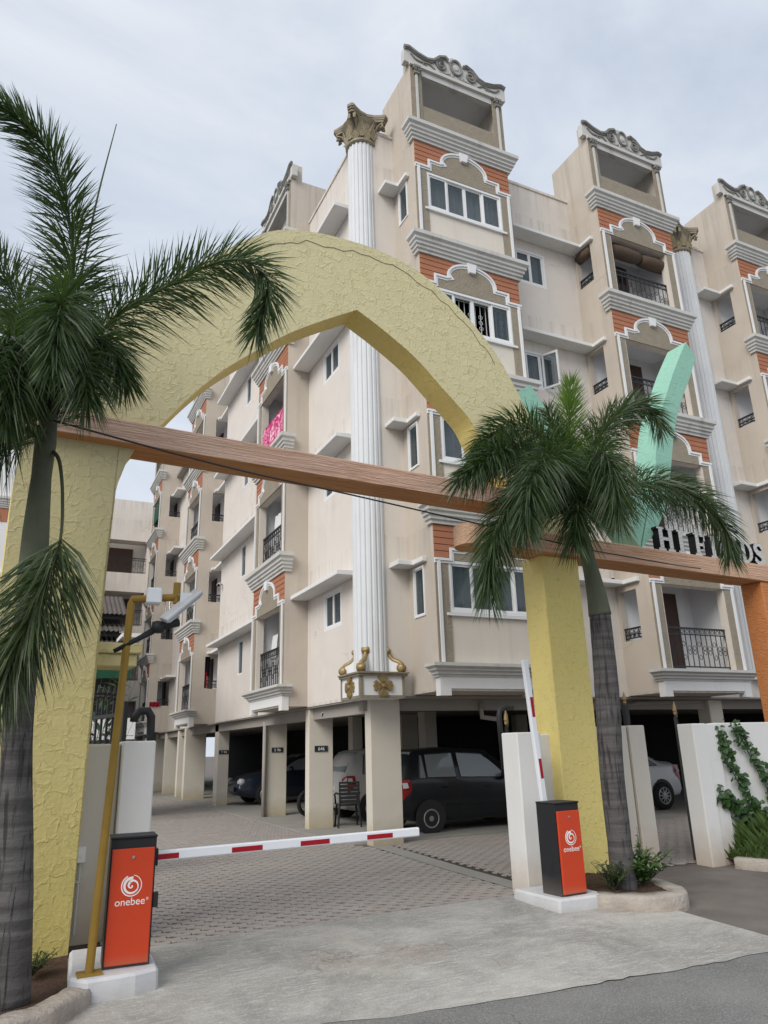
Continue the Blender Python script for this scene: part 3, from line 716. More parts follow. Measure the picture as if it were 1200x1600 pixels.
# ---- recessed walls between the bays
def wall_run(o, rz, length, holes, zt=15.05, zb=2.46, mat='cream'):
    mb = MB(); wall_mesh(mb, 0, length, zb, zt, holes, 0, .16)
    mb.box(-.02, length + .02, -.03, .2, zt, zt + .07)
    part('wall', mb.mesh('wall', mat, recalc=False), place(o, rz)(0, 0, 0), rz)
SH = [4.78, 7.66, 10.55, 13.38]                  # undersides of the sun shades per floor
def shades(segs):
    """segs: list of world boxes (x0,x1,y0,y1) repeated at each floor as one L shaped slab per floor"""
    for k in range(4):
        mb = MB()
        for i, (x0, x1, y0, y1) in enumerate(segs): mb.box(x0, x1, y0, y1, SH[k] + .003 * i, SH[k] + .09 + .003 * i)
        part('sun_shade', mb.mesh('sun_shade', 'white', bevel=.006))
# front: corner to bay one, bay one to bay two, bay two to bay three
wall_run((5.66, YW), 0, .8, [])
hz = [(.85, 1.75, SH[k] - 1.22, SH[k] - .26) for k in range(4)]
wall_run((8.8, YW), 0, 2.8, hz)
for k in range(4):
    q = (9.65, YW + .02, SH[k] - 1.22)
    wo = window(.90, .96, 2, q, 0, open_last=(k == 2), grille=True)
    if k == 2:
        sa = MB(); sa.box(0, .4, 0, .04, 0, .05).box(0, .4, 0, .04, .85, .9).box(0, .045, 0, .04, .05, .85).box(.355, .4, 0, .04, .05, .85)
        so = link('sash', sa.mesh('sash', 'frame'), wo, (.865, -.02, .03), R(-112 + 180))
        so.rotation_euler = (0, 0, R(-68)); so.location = (.86 - .4 * math.cos(R(68)) + .0, -.02, .03)
        so.location = (.50, -.02 - .0, .03); so.rotation_euler = (0, 0, R(-62))
        link('pane', MB().box(0, .31, 0, .006, 0, .80).mesh('pane', 'glass'), so, (.045, .018, .05))
hz3 = []
wall_run((13.95, YW), 0, 2.6, hz3)
for k in range(4):
    for x0, xb in ((6.0, 6.4), (8.87, 11.53), (15.8, 16.5)):
        mb = MB(); p_ = .38
        mb.prism([(x0, YW - .002), (x0, YW - p_), (xb - .10, YW - p_), (xb - .10, YW - 1.0 + .25), (xb - .002, YW - 1.0 + .25), (xb - .002, YW - .002)], SH[k] + .01, SH[k] + .1, plane='xy')
        part('sun_shade', mb.mesh('sun_shade', 'white', bevel=.006))
# left facade walls
hl = [(1.05, 2.0, SH[k] - .84, SH[k] - .05) for k in range(4)]
wall_run((XW, 15.5), RZL, 3.55, hl)
for k in range(4): window(.95, .79, 2, (XW + .02, 15.5 - 1.05, SH[k] - .84), RZL)
hl2 = [(2.3, 2.85, SH[k] - 1.1, SH[k] - .1) for k in range(4)]
wall_run((XW, 23.7), RZL, 6.0, hl2)
for k in range(4): window(.55, 1.0, 1, (XW + .02, 23.7 - 2.3, SH[k] - 1.1), RZL)
wall_run((6.05, 25.4), RZL, 1.75, [])
part('wall', MB().box(XW, 6.3, 23.7, 23.85, 2.46, 15.05).mesh('wall', 'cream'))
wall_run((6.05, 34.6), RZL, 7.3, [])
wall_run((6.05, 42.2), RZL, 5.6, [])
for k in range(4):
    for y0, y1 in ((12.7, 15.44), (18.0, 23.75)):
        mb = MB(); mb.prism([(0, 0), (-.42, .0), (-.42, .085), (0, .11)], y0, y1)
        part('sun_shade', mb.mesh('sun_shade', 'white', bevel=.006), (XW - .002, 0, SH[k]))
    for yb in (25.0, 34.3):
        mb = MB(); mb.prism([(5.55, yb - .002), (5.55, yb - .22), (6.04, yb - .22), (6.04, yb - .002)], SH[k] - .05, SH[k] + .03, plane='xy')
        mb.prism([(5.62, yb - 1.25), (6.04, yb - 1.25), (6.04, yb - .225), (5.62, yb - .225)], SH[k] - .05, SH[k] + .033, plane='xy')
        part('sun_shade', mb.mesh('sun_shade', 'white'))
# slab soffit, front and side beams, roof, inner walls
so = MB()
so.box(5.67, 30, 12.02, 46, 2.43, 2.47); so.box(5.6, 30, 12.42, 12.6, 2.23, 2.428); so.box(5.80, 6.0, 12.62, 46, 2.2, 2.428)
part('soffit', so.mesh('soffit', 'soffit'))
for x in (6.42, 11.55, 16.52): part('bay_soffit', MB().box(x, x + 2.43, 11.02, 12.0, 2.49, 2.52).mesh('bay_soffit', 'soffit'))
part('roof', MB().box(5.75, 30, 12.1, 46, 14.35, 14.5).mesh('roof', 'slab'))
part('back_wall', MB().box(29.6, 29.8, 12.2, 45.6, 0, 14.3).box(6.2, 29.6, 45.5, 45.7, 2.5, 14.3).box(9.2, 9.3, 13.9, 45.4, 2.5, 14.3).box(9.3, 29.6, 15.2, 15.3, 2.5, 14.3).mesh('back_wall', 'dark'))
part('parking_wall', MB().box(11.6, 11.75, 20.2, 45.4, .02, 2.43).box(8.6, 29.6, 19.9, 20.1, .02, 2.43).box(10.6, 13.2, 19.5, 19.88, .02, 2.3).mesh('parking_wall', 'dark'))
for x, y, w, d in ((5.98, 12.41, .6, .24), (5.98, 15.60, .56, .22), (6.13, 19.2, .58, .24), (5.98, 24.2, .36, .45), (5.98, 28.2, .75, .26), (5.98, 30.0, .55, .24), (5.98, 32.9, .5, .24), (5.98, 35.2, .5, .3), (5.98, 39, .5, .3), (9.6, 18.4, .5, .3), (12.6, 16.2, .45, .3), (13.9, 19.2, .4, .3),
                   (9.4, 16.9, .35, .35), (9.5, 24.2, .4, .4), (14.45, 12.5, .42, .35), (18.6, 12.5, .5, .3), (10.9, 13.2, .42, .35), (7.9, 20.6, .3, .3), (8.5, 19.4, .3, .3)):
    zz = 2.428
    mb = MB().box(x - w / 2, x + w / 2, y - d / 2, y + d / 2, -.02, zz)
    part('pillar', mb.mesh('pillar', 'pillar', bevel=.012))
# rain and drain pipes under the front bays
for pts in ([(11.85, 12.38, 2.3), (12.1, 12.38, 2.36), (14.0, 12.38, 2.40), (14.2, 12.30, 2.62)], [(11.72, 12.36, 0), (11.72, 12.36, 2.25), (11.85, 12.38, 2.36)], [(11.5, 12.34, 0), (11.5, 12.34, 2.4)],
            [(9.7, 12.36, 2.40), (9.7, 12.36, 2.1), (10.6, 12.36, 2.05)], [(8.1, 12.38, 2.38), (8.1, 12.38, 2.1), (8.5, 12.38, 2.05)], [(5.80, 19.02, 0), (5.80, 19.02, 2.3)]):
    part('drain_pipe', MB().tube(pts, .05, 8).mesh('drain_pipe', 'soffit', smooth=True))

# ---- fluted columns
def column(cx, cy, r=.325, ped=True):
    nf = 20
    def fl(a):
        return 1 - .075 * max(0, math.cos(nf * a)) ** .8 if math.cos(nf * a) > 0 else 1
    sh = MB(); prof = [(r * 1.04, 2.86), (r * 1.02, 3.2), (r, 8), (r * .94, 14.72)]
    sh.lathe(prof, nf * 8, (cx, cy, 0), flute=fl)
    col = part('column', sh.mesh('column', 'shaft'))
    Pw = lambda x, y, z: (x - BL[0], y - BL[1], z - BL[2])
    cap = MB()
    cap.lathe([(r * .99, 14.66), (r * 1.09, 14.69), (r * 1.09, 14.74), (r * .98, 14.76), (r * 1.0, 14.95), (r * 1.1, 15.15), (r * 1.34, 15.27)], 28, (cx, cy, 0))
    # abacus with hollowed sides and cut corners
    hw = r * 1.42; out_ = []
    for q in range(4):
        a0 = q * math.pi / 2
        loc = [(-hw * .98, -hw * 1.06 + 0), (-hw * .86, -hw * 1.10)] + [(-hw * .86 + hw * 1.72 * t_, -hw * 1.10 + hw * .34 * math.sin(math.pi * t_)) for t_ in (.15, .3, .5, .7, .85)] + [(hw * .86, -hw * 1.10)]
        for x, y in loc: out_.append((cx + x * math.cos(a0) - y * math.sin(a0), cy + x * math.sin(a0) + y * math.cos(a0)))
    for z0, z1, k in ((15.27, 15.33, .92), (15.331, 15.375, .965), (15.376, 15.45, 1.0)):
        cap.prism([(cx + (x - cx) * k, cy + (y - cy) * k) for x, y in out_], z0, z1, plane='xy')
    for q in range(4):
        a = math.pi / 4 + q * math.pi / 2
        for s_ in (-.11, .11):
            bx, by = cx + (hw * 1.22) * math.cos(a + s_), cy + (hw * 1.22) * math.sin(a + s_)
            cap.tube([(cx + hw * .62 * math.cos(a + s_), cy + hw * .62 * math.sin(a + s_), 14.95), (cx + hw * .95 * math.cos(a + s_), cy + hw * .95 * math.sin(a + s_), 15.18), (bx, by, 15.23), (bx, by, 15.13), (cx + hw * 1.08 * math.cos(a + s_), cy + hw * 1.08 * math.sin(a + s_), 15.14)], [.02, .032, .036, .034, .02], 6)
    link('capital', cap.mesh('capital', 'bronze'), col)
    lf = MB()
    for ringk, (n, z0, h, r0, ph) in enumerate(((8, 14.745, .24, r * 1.0, 0), (8, 14.80, .42, r * 1.02, math.pi / 8))):
        for i in range(n):
            a = ph + i * 2 * math.pi / n
            for b_ in range(-3, 4):
                aa = a + b_ * .075; hh = h * (1 - .11 * abs(b_) ** 1.3)
                pts = [(cx + rr * math.cos(aa2), cy + rr * math.sin(aa2), zz) for rr, zz, aa2 in ((r0 * 1.03, z0, a + b_ * .03), (r0 * 1.09, z0 + hh * .5, aa), (r0 * 1.14 + .01 * ringk, z0 + hh * .88, aa), (r0 * 1.27, z0 + hh, aa + .0))]
                lf.tube(pts, [.006, .012, .012, .004], 4)
    link('acanthus', lf.mesh('acanthus', 'capleaf'), col)
    if not ped: return
    hx = .43; z0, z1 = 2.41, 2.83
    link('pedestal', MB().box(cx - hx, cx + hx, cy - hx, cy + hx, z0, z1).mesh('pedestal', 'trim'), col)
    bd = MB(); e = .022
    for a in range(2):
        for fl_ in (0, 1):
            def q(u0, u1, w0, w1, n0=-.014, n1=.0):
                if fl_ == 0: bd.box(cx + u0, cx + u1, cy - hx + n0, cy - hx - .001, w0, w1)
                else: bd.box(cx - hx + n0, cx - hx - .001, cy + u0, cy + u1, w0, w1)
            if a: continue
            q(-hx, hx, z0 + .0, z0 + .05); q(-hx, -hx + .05, z0 + .051, z1 - .002); q(hx - .05, hx, z0 + .051, z1 - .002)
    bd.box(cx - hx - .07, cx + hx + .07, cy - hx - .07, cy + hx, z1, z1 + .03); bd.box(cx - hx - .045, cx + hx + .045, cy - hx - .045, cy + hx, z1 - .04, z1 - .001)
    link('pedestal_border', bd.mesh('pedestal_border', 'bronze'), col)
    for fl_ in (0, 1):
        ro = MB()
        for i in range(4):
            a = i * math.pi / 2 + (math.pi / 2 if True else 0)
            pet = [(0, 0)] + [(math.cos(a + t_) * rr, math.sin(a + t_) * rr) for t_, rr in ((-.62, .085), (-.62, .14), (-.38, .165), (-.2, .152), (0, .168), (.2, .152), (.38, .165), (.62, .14), (.62, .085))]
            ro.prism(pet, -.035, -.001)
            for t_ in (-.42, -.2, 0, .2, .42): ro.tube([(math.cos(a + t_ * .8) * .05, -.036, math.sin(a + t_ * .8) * .05), (math.cos(a + t_) * .145, -.036, math.sin(a + t_) * .145)], .011, 4)
        ro.v = [(a * 1.15, b_, c_ * 1.15) for a, b_, c_ in ro.v]
        ro.lathe([(.001, -.065), (.03, -.06), (.045, -.03)], 10, axis='y')
        o = link('rosette', ro.mesh('rosette', 'gold'), col, (cx, cy - hx - .001, (z0 + z1) / 2) if fl_ == 0 else (cx - hx - .001, cy, (z0 + z1) / 2), 0 if fl_ == 0 else -math.pi / 2)
    # scroll brackets on the three visible corners
    for dx, dy, a in ((-1, -1, math.radians(225)), (1, -1, math.radians(315)), (-1, 1, math.radians(135))):
        br = MB(); w2 = .055
        side = [(.0, 0), (.30, 0), (.30, .10), (.24, .16), (.14, .2), (.07, .28), (.03, .36), (0, .36)]
        br.prism(side, -w2 * .7, w2 * .7)
        bo = link('scroll_bracket', br.mesh('scroll_bracket', 'trim'), col, (cx + .27 * math.cos(a), cy + .27 * math.sin(a), z1 + .03), a)
        g_ = MB()
        g_.tube(catmull([(.03, 0, .40), (.06, 0, .32), (.13, 0, .23), (.24, 0, .18), (.31, 0, .12)], 4), .045, 6)
        for zc, uc, rr in ((.075, .29, .075), (.40, .05, .055)):
            g_.lathe([(rr * .4, -w2 * 1.35), (rr, -w2 * 1.2), (rr * .85, 0), (rr, w2 * 1.2), (rr * .4, w2 * 1.35)], 14, (uc, 0, zc), axis='y')
        link('scroll', g_.mesh('scroll', 'gold', smooth=True), bo)
column(5.72, 12.25)
column(15.56, 12.05, .30, False)

# ------------------------------------------------------------------ rear wing and the block on the left
def plain_block(name, label, loc, x0, x1, y0, y1, zt, openings, mat='cream', front=True):
    t_ = thing(name, label, 'building', loc)
    mb = MB(); wall_mesh(mb, x0, x1, 0, zt, openings, y0, .9)
    mb.box(x0, x1, y0 + 1.4, y1, 0, zt - .6); mb.add([(x0, y0, 0), (x0, y1, 0), (x0, y1, zt), (x0, y0, zt)], [(0, 1, 2, 3)]); mb.add([(x1, y0, 0), (x1, y1, 0), (x1, y1, zt), (x1, y0, zt)], [(0, 1, 2, 3)])
    T = Matrix.Translation((-loc[0], -loc[1], -loc[2]))
    mb.v = [tuple(T @ Vector(v)) for v in mb.v]
    link('wall', mb.mesh('wall', mat, recalc=False), t_); return t_
op = [(1.2, 5.6, 2.9 + 2.9 * k - .5, 2.9 + 2.9 * k + 1.35) for k in range(4)]
rear = plain_block('rear_wing', 'plain cream rear wing closing the end of the courtyard', (3, 41.5, 0), .6, 8, 41.5, 50, 15.3, op)
for k in range(4):
    z = 2.9 + 2.9 * k - .5
    link('railing', cached('railrear', lambda: rail_mesh(4.4, .85)), rear, (1.2 - 3, .08, z + .02))
    link('door', cached('doorrear', lambda: MB().box(0, 2.0, 0, .05, 0, 1.7).mesh('door', 'door')), rear, (3.0 - 3, 1.33, z))
left = thing('neighbouring_block', 'cream apartment block with orange clad bay left of the arch', 'building', (-4, 30, 0))
mb = MB(); wall_mesh(mb, -16, -.45, 0, 13.0, [(-1.5, -.75, 7.2 + 2.9 * k, 9.0 + 2.9 * k) for k in range(-2, 2)], 30, .3); mb.box(-16, -.45, 31.2, 44, 0, 12.5)
mb.add([(-.45, 30, 0), (-.45, 44, 0), (-.45, 44, 13), (-.45, 30, 13)], [(0, 1, 2, 3)])
mb.v = [(a + 4, b_ - 30, c) for a, b_, c in mb.v]
link('wall', mb.mesh('wall', 'cream', recalc=False), left)
lb = MB()
lb.box(-3.4, -1.0, 29.5, 29.98, 2.5, 13.3)
lb.v = [(a + 4, b_ - 30, c) for a, b_, c in lb.v]
link('bay', lb.mesh('bay', 'inner'), left)
for k in range(4):
    z = 4.9 + 2.9 * k
    link('cornice', cached('corn24', lambda: cornice_mesh(2.4)), left, (.6, -.5, z + 1.1 - .9))
    link('cladding_panel', cached('cl24', lambda: MB().box(.02, 2.38, -.015, -.002, -.95, -.43).mesh('cladding_panel', 'plank')), left, (.6, -.5, z + .2))
pg = MB()
for x in (-3.4, -2.2, -1.05): pg.box(x - .06, x + .06, 29.6, 29.75, 13.2, 14.5)
pg.box(-3.6, -.9, 29.5, 29.85, 14.5, 14.62)
for x in (-3.3, -2.8, -2.3, -1.8, -1.3): pg.box(x, x + .08, 29.4, 31, 14.62, 14.7)
pg.v = [(a + 4, b_ - 30, c) for a, b_, c in pg.v]
link('pergola', pg.mesh('pergola', 'cornice'), left)
# shed with stepped rusty roofs, beyond the left pillar
shed = thing('metal_shed', 'dark lean-to with stepped corrugated roofs behind left pillar', 'shed', (1.9, 20, 0))
def corrugated(x0, x1, y0, y1, z0, z1):
    n = int((x1 - x0) / .06); v = []
    for i in range(n + 1):
        x = x0 + (x1 - x0) * i / n; h = .018 * math.cos(i * math.pi)
        v += [(x, y0, z0 + h), (x, y1, z1 + h)]
    return MB().add(v, [(2 * i, 2 * i + 2, 2 * i + 3, 2 * i + 1) for i in range(n)])
for z0, z1, dy in ((5.35, 6.15, 1.6), (4.75, 5.2, .8), (4.2, 4.7, 0)):
    link('roof_sheet', corrugated(-1.4, .62, dy, dy + 1.6, z0, z1).mesh('roof_sheet', 'shed', recalc=False), shed)
    link('roof_beam', MB().box(-1.4, .62, dy + .1, dy + .16, z0 - .13, z0 - .03).mesh('roof_beam', 'dark'), shed)
link('green_sheet', MB().box(-.3, .62, .1, .16, 3.45, 4.2).mesh('green_sheet', 'green'), shed)
link('shed_wall', MB().box(-1.4, .62, 1.2, 3.3, 0, 4.1).box(-1.35, .6, 3.2, 3.4, 4.1, 6.0).mesh('shed_wall', 'dark'), shed)
link('white_ledge', MB().box(-.35, .78, -.35, .2, 1.95, 2.45).mesh('white_ledge', 'white'), shed)

link('white_canopy', MB().box(.3, .85, -.3, .9, 4.45, 4.55).mesh('white_canopy', 'white'), shed)

# ------------------------------------------------------------------ entrance gateway
GR = R(3.466); GO = (0.6, 7.35, 0)
gate = thing('entrance_gateway', 'yellow textured entrance arch with salmon beams and mint green leaf shapes', 'gateway', GO, GR)
def ggp(u, n, z): return (GO[0] + u * math.cos(GR) - n * math.sin(GR), GO[1] + u * math.sin(GR) + n * math.cos(GR), z)
def smooth2(pts, n=5): return [(p.x, p.z) for p in catmull([(a, 0, b_) for a, b_ in pts], n)]
outer = smooth2([(-.84, 0), (-.85, 1.6), (-.86, 3.3), (-.86, 4.15), (-.80, 4.8), (-.62, 5.4), (-.30, 5.92), (.06, 6.32), (.45, 6.72), (.95, 7.24), (1.42, 7.66), (1.75, 7.87), (2.19, 8.0), (2.75, 8.06), (3.25, 8.05), (3.76, 7.94), (4.28, 7.67), (4.8, 7.24), (5.12, 6.88), (5.39, 6.44)], 4)
tail = smooth2([(5.39, 6.44), (5.7, 5.85), (6.0, 5.1), (6.2, 4.32)], 4)
inner_r = smooth2([(5.5, 4.32), (5.2, 4.78), (4.9, 5.2), (4.66, 5.55), (4.5, 5.82), (4.08, 6.19), (3.69, 6.53), (3.21, 6.82), (2.81, 7.02)], 4)
inner_l = smooth2([(2.81, 7.02), (2.28, 6.69), (1.86, 6.40), (1.46, 6.06), (1.09, 5.72), (.75, 5.33), (.46, 4.93), (.2, 4.59), (.08, 4.28), (.03, 3.9), (.01, 3.3), (0, 1.6), (0, 0)], 4)
poly = outer[:-1] + tail + inner_r[:-1] + inner_l
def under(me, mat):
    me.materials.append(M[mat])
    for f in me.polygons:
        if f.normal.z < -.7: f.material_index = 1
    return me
def filled(poly, y0, y1, mats, name, sidemat=0):
    """solid plate: triangulated faces and a rim, rim may take a second material"""
    bm = bmesh.new()
    vs0 = [bm.verts.new((a, y0, b_)) for a, b_ in poly]; vs1 = [bm.verts.new((a, y1, b_)) for a, b_ in poly]
    f0 = bm.faces.new(vs0); f1 = bm.faces.new(list(reversed(vs1)))
    for i in range(len(poly)):
        f = bm.faces.new((vs0[i], vs1[i], vs1[(i + 1) % len(poly)], vs0[(i + 1) % len(poly)])); f.material_index = sidemat
    bmesh.ops.triangulate(bm, faces=[f0, f1]); bmesh.ops.recalc_face_normals(bm, faces=bm.faces)
    me = bpy.data.meshes.new(name); bm.to_mesh(me); bm.free()
    for m_ in mats: me.materials.append(M[m_])
    return me
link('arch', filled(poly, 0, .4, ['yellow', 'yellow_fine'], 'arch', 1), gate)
ck = MB(); random.seed(5)
cp_ = [(a, b_) for a, b_ in outer if b_ > 6.9]
ck.tube([(a * .985 + .05, -.004, b_ - .17 - random.uniform(-.035, .035)) for a, b_ in cp_ if a > 1.5], .0028, 4)
link('crack', ck.mesh('crack', 'soil'), gate)
link('pillar', MB().box(5.56, 6.22, .002, .42, 0, 4.02).mesh('pillar', 'yellow_fine', bevel=.012), gate)
stub = MB().box(.02, .40, .12, .5, 2.40, 2.52).box(.02, .44, .08, .54, 2.521, 2.62)
link('stub_beam', stub.mesh('stub_beam', 'yellow', bevel=.01), gate)
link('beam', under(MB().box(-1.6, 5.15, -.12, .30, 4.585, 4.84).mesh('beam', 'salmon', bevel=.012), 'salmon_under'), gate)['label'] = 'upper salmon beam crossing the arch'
b2 = MB(); n = 10; prof = [(4.30 - .0, 0)]
cx2 = 4.45
pts2 = [(cx2 + .0, -.12), (10.9, -.12), (10.9, .30), (cx2 + .0, .30)] + [(cx2 - .21 * math.cos(a), .09 - .21 * math.sin(a)) for a in [-math.pi / 2 + math.pi * k / 10 for k in range(1, 10)]]
b2.prism(pts2, 4.015, 4.30, plane='xy')
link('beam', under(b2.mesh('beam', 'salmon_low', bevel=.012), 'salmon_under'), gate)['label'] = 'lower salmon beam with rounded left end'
link('end_pillar', MB().box(10.13, 10.85, -.10, .28, 0, 4.012).mesh('end_pillar', 'orange', bevel=.012), gate)
lr = smooth2([(7.55, 4.33), (7.9, 4.63), (8.22, 5.08), (8.47, 5.72), (8.64, 6.25), (8.85, 6.76), (9.15, 7.28), (9.36, 7.6), (9.61, 8.06)], 4) + [(9.42, 8.32)] + smooth2([(9.38, 8.27), (9.0, 7.7), (8.71, 7.2), (8.38, 6.6), (8.2, 6.06), (8.09, 5.6), (7.86, 5.07)], 4)
link('leaf_shape', filled(lr, .0, .4, ['teal'], 'leaf_shape'), gate)['label'] = 'right mint leaf leaning outwards'
ll = smooth2([(5.37, 6.40), (6.0, 5.72), (6.6, 5.2), (7.2, 4.66), (7.52, 4.335)], 4) + smooth2([(7.82, 5.05), (7.4, 5.22), (6.8, 5.52), (6.35, 5.85), (6.0, 6.18), (5.66, 6.6)], 4)
link('leaf_shape', filled(ll, .003, .397, ['teal'], 'leaf_shape'), gate)['label'] = 'left mint leaf growing from the arch'
# raised letters standing on the lower beam
def letter_polys(ch):
    s_ = .085
    def serif(x, z): return [(x - .035, z), (x + s_ + .035, z), (x + s_ + .035, z + .035), (x - .035, z + .035)]
    def rect(a, b_, c, d): return [(a, c), (b_, c), (b_, d), (a, d)]
    H_ = .37; st = lambda x: [rect(x, x + s_, .036, H_ - .036), serif(x, 0), serif(x, H_ - .035)]
    if ch == 'I': return st(.04), .17
    if ch == 'H': return st(.04) + st(.25) + [rect(.126, .249, .165, .215)], .38
    if ch == 'F': return st(.04) + [rect(.162, .27, H_ - .055, H_ - .0), rect(.235, .27, H_ - .12, H_ - .056), rect(.126, .21, .16, .21), rect(.211, .24, .13, .24)], .29
    if ch == 'E': return st(.04) + [rect(.162, .27, H_ - .055, H_), rect(.235, .27, H_ - .12, H_ - .056), rect(.126, .21, .16, .21), rect(.162, .28, 0, .055), rect(.245, .28, .056, .12)], .30
    if ch == 'L': return st(.04) + [rect(.162, .28, 0, .055), rect(.245, .28, .056, .13)], .30
    if ch == 'D':
        q = st(.04); o_ = [(.125 + .2 * math.sin(a), H_ / 2 - H_ / 2 * math.cos(a)) for a in [math.pi * k / 8 for k in range(9)]]; i_ = [(.125 + .115 * math.sin(a), H_ / 2 - (H_ / 2 - .045) * math.cos(a)) for a in [math.pi * k / 8 for k in range(9)]]
        return q + [[o_[k], o_[k + 1], i_[k + 1], i_[k]] for k in range(8)], .35
    if ch == 'S':
        c = [(.235, .29), (.2, .335), (.13, .345), (.065, .315), (.055, .26), (.10, .21), (.17, .175), (.225, .13), (.22, .065), (.16, .025), (.085, .03), (.035, .08)]
        w_ = [.035, .03, .03, .04, .045, .05, .05, .045, .04, .03, .03, .035]; out_ = []
        for k in range(len(c) - 1):
            a, b_ = Vector(c[k]), Vector(c[k + 1]); d = (b_ - a).normalized(); nn = Vector((-d.y, d.x))
            e = d * .012
            out_.append([tuple(a - e + nn * w_[k]), tuple(b_ + e + nn * w_[k + 1]), tuple(b_ + e - nn * w_[k + 1]), tuple(a - e - nn * w_[k])])
        return out_ + [[(.225, .255), (.255, .255), (.255, .345), (.235, .345)], [(.02, .03), (.04, .03), (.045, .12), (.02, .12)]], .29
for ch, u in (('H', 7.80), ('I', 8.24), ('F', 8.62), ('I', 8.99), ('E', 9.18), ('L', 9.46), ('D', 9.74), ('S', 10.09)):
    polys, adv = letter_polys(ch); mb = MB()
    for k, p_ in enumerate(polys):
        mb.prism(p_, -.10 + .0004 * k, .03 - .0004 * k)
    me = mb.mesh('letter', ['letterside', 'letterfront'])
    for f in me.polygons:
        if f.normal.y < -.9: f.material_index = 1
    lo = link('letter', me, gate, (u, 0, 4.302)); lo['label'] = 'raised letter ' + ch

# ------------------------------------------------------------------ gate walls, plinths, kerbs
def wall_thing(name, label, boxes, mat, bevel=.012, cat='wall'):
    x0 = min(b_[0] for b_ in boxes); y0 = min(b_[2] for b_ in boxes)
    mb = MB()
    for b_ in boxes: mb.box(b_[0] - x0, b_[1] - x0, b_[2] - y0, b_[3] - y0, b_[4], b_[5])
    return tag(link(name, mb.mesh(name, mat, bevel=bevel), None, (x0, y0, 0)), label, cat)
wall_thing('gate_wall', 'beige boundary wall between left arch pillar and white post', [(-.2, .955, 7.88, 8.06, -.05, 1.70)], 'wallbeige')
wall_thing('gate_post', 'white gate post with rust stain behind left barrier box', [(.96, 1.27, 7.78, 8.10, -.05, 1.72)], 'wallwhite')
st_ = MB(); random.seed(3)
for k in range(9):
    a, b_ = random.uniform(-.08, .05), random.uniform(-.03, .03); w_ = random.uniform(.012, .05)
    st_.add([(1.19 + a - w_, 7.776, 1.40 + b_), (1.19 + a, 7.776, 1.40 + b_ - .02), (1.19 + a + w_, 7.776, 1.405 + b_), (1.19 + a, 7.776, 1.42 + b_)], [(0, 1, 2, 3)])
wall_thing('gate_post', 'white gate post between right barrier box and yellow pillar', [(5.28, 5.62, 7.36, 7.68, -.03, 1.72), (5.621, 6.2, 7.86, 8.02, -.03, 1.70)], 'wallwhite')
wall_thing('gate_wall', 'grooved cream wall stub right of the palm trunk', [(6.3, 7.53, 7.95, 8.12, -.05, 1.78), (7.531, 7.559, 7.985, 8.12, -.05, 1.775), (7.56, 7.84, 7.93, 8.14, -.05, 1.79)], 'wallbeige')
wall_thing('boundary_wall', 'cream boundary wall with creeper at right edge', [(8.46, 8.72, 7.66, 7.94, -.05, 1.795), (8.73, 8.98, 7.69, 7.91, -.05, 1.79), (8.99, 16, 7.74, 7.88, -.05, 1.80)], 'wallwhite')
def plinth(name, label, pts, z0, z1):
    mb = MB(); n = len(pts); cx = sum(p[0] for p in pts) / n; cy = sum(p[1] for p in pts) / n
    P_ = [(a - cx, b_ - cy) for a, b_ in pts]
    v = [(a * 1.03, b_ * 1.03, z0) for a, b_ in P_] + [(a, b_, z1) for a, b_ in P_]
    mb.add(v, [tuple(range(n - 1, -1, -1)), tuple(range(n, 2 * n))] + [(i, (i + 1) % n, (i + 1) % n + n, i + n) for i in range(n)])
    return tag(link(name, mb.mesh(name, 'plinth', bevel=.02), None, (cx, cy, 0)), label, 'plinth')
plinth('plinth', 'whitewashed concrete plinth under left barrier box and lamp pole', [(.60, 7.2), (.54, 6.36), (.64, 6.22), (.98, 6.24), (1.15, 6.30), (1.17, 6.75), (1.15, 7.2)], -.1, .098)
plinth('plinth', 'whitewashed concrete plinth under right barrier box and post', [(5.06, 7.34), (5.09, 6.60), (5.60, 6.57), (5.70, 6.68), (5.70, 7.34)], -.12, .098)
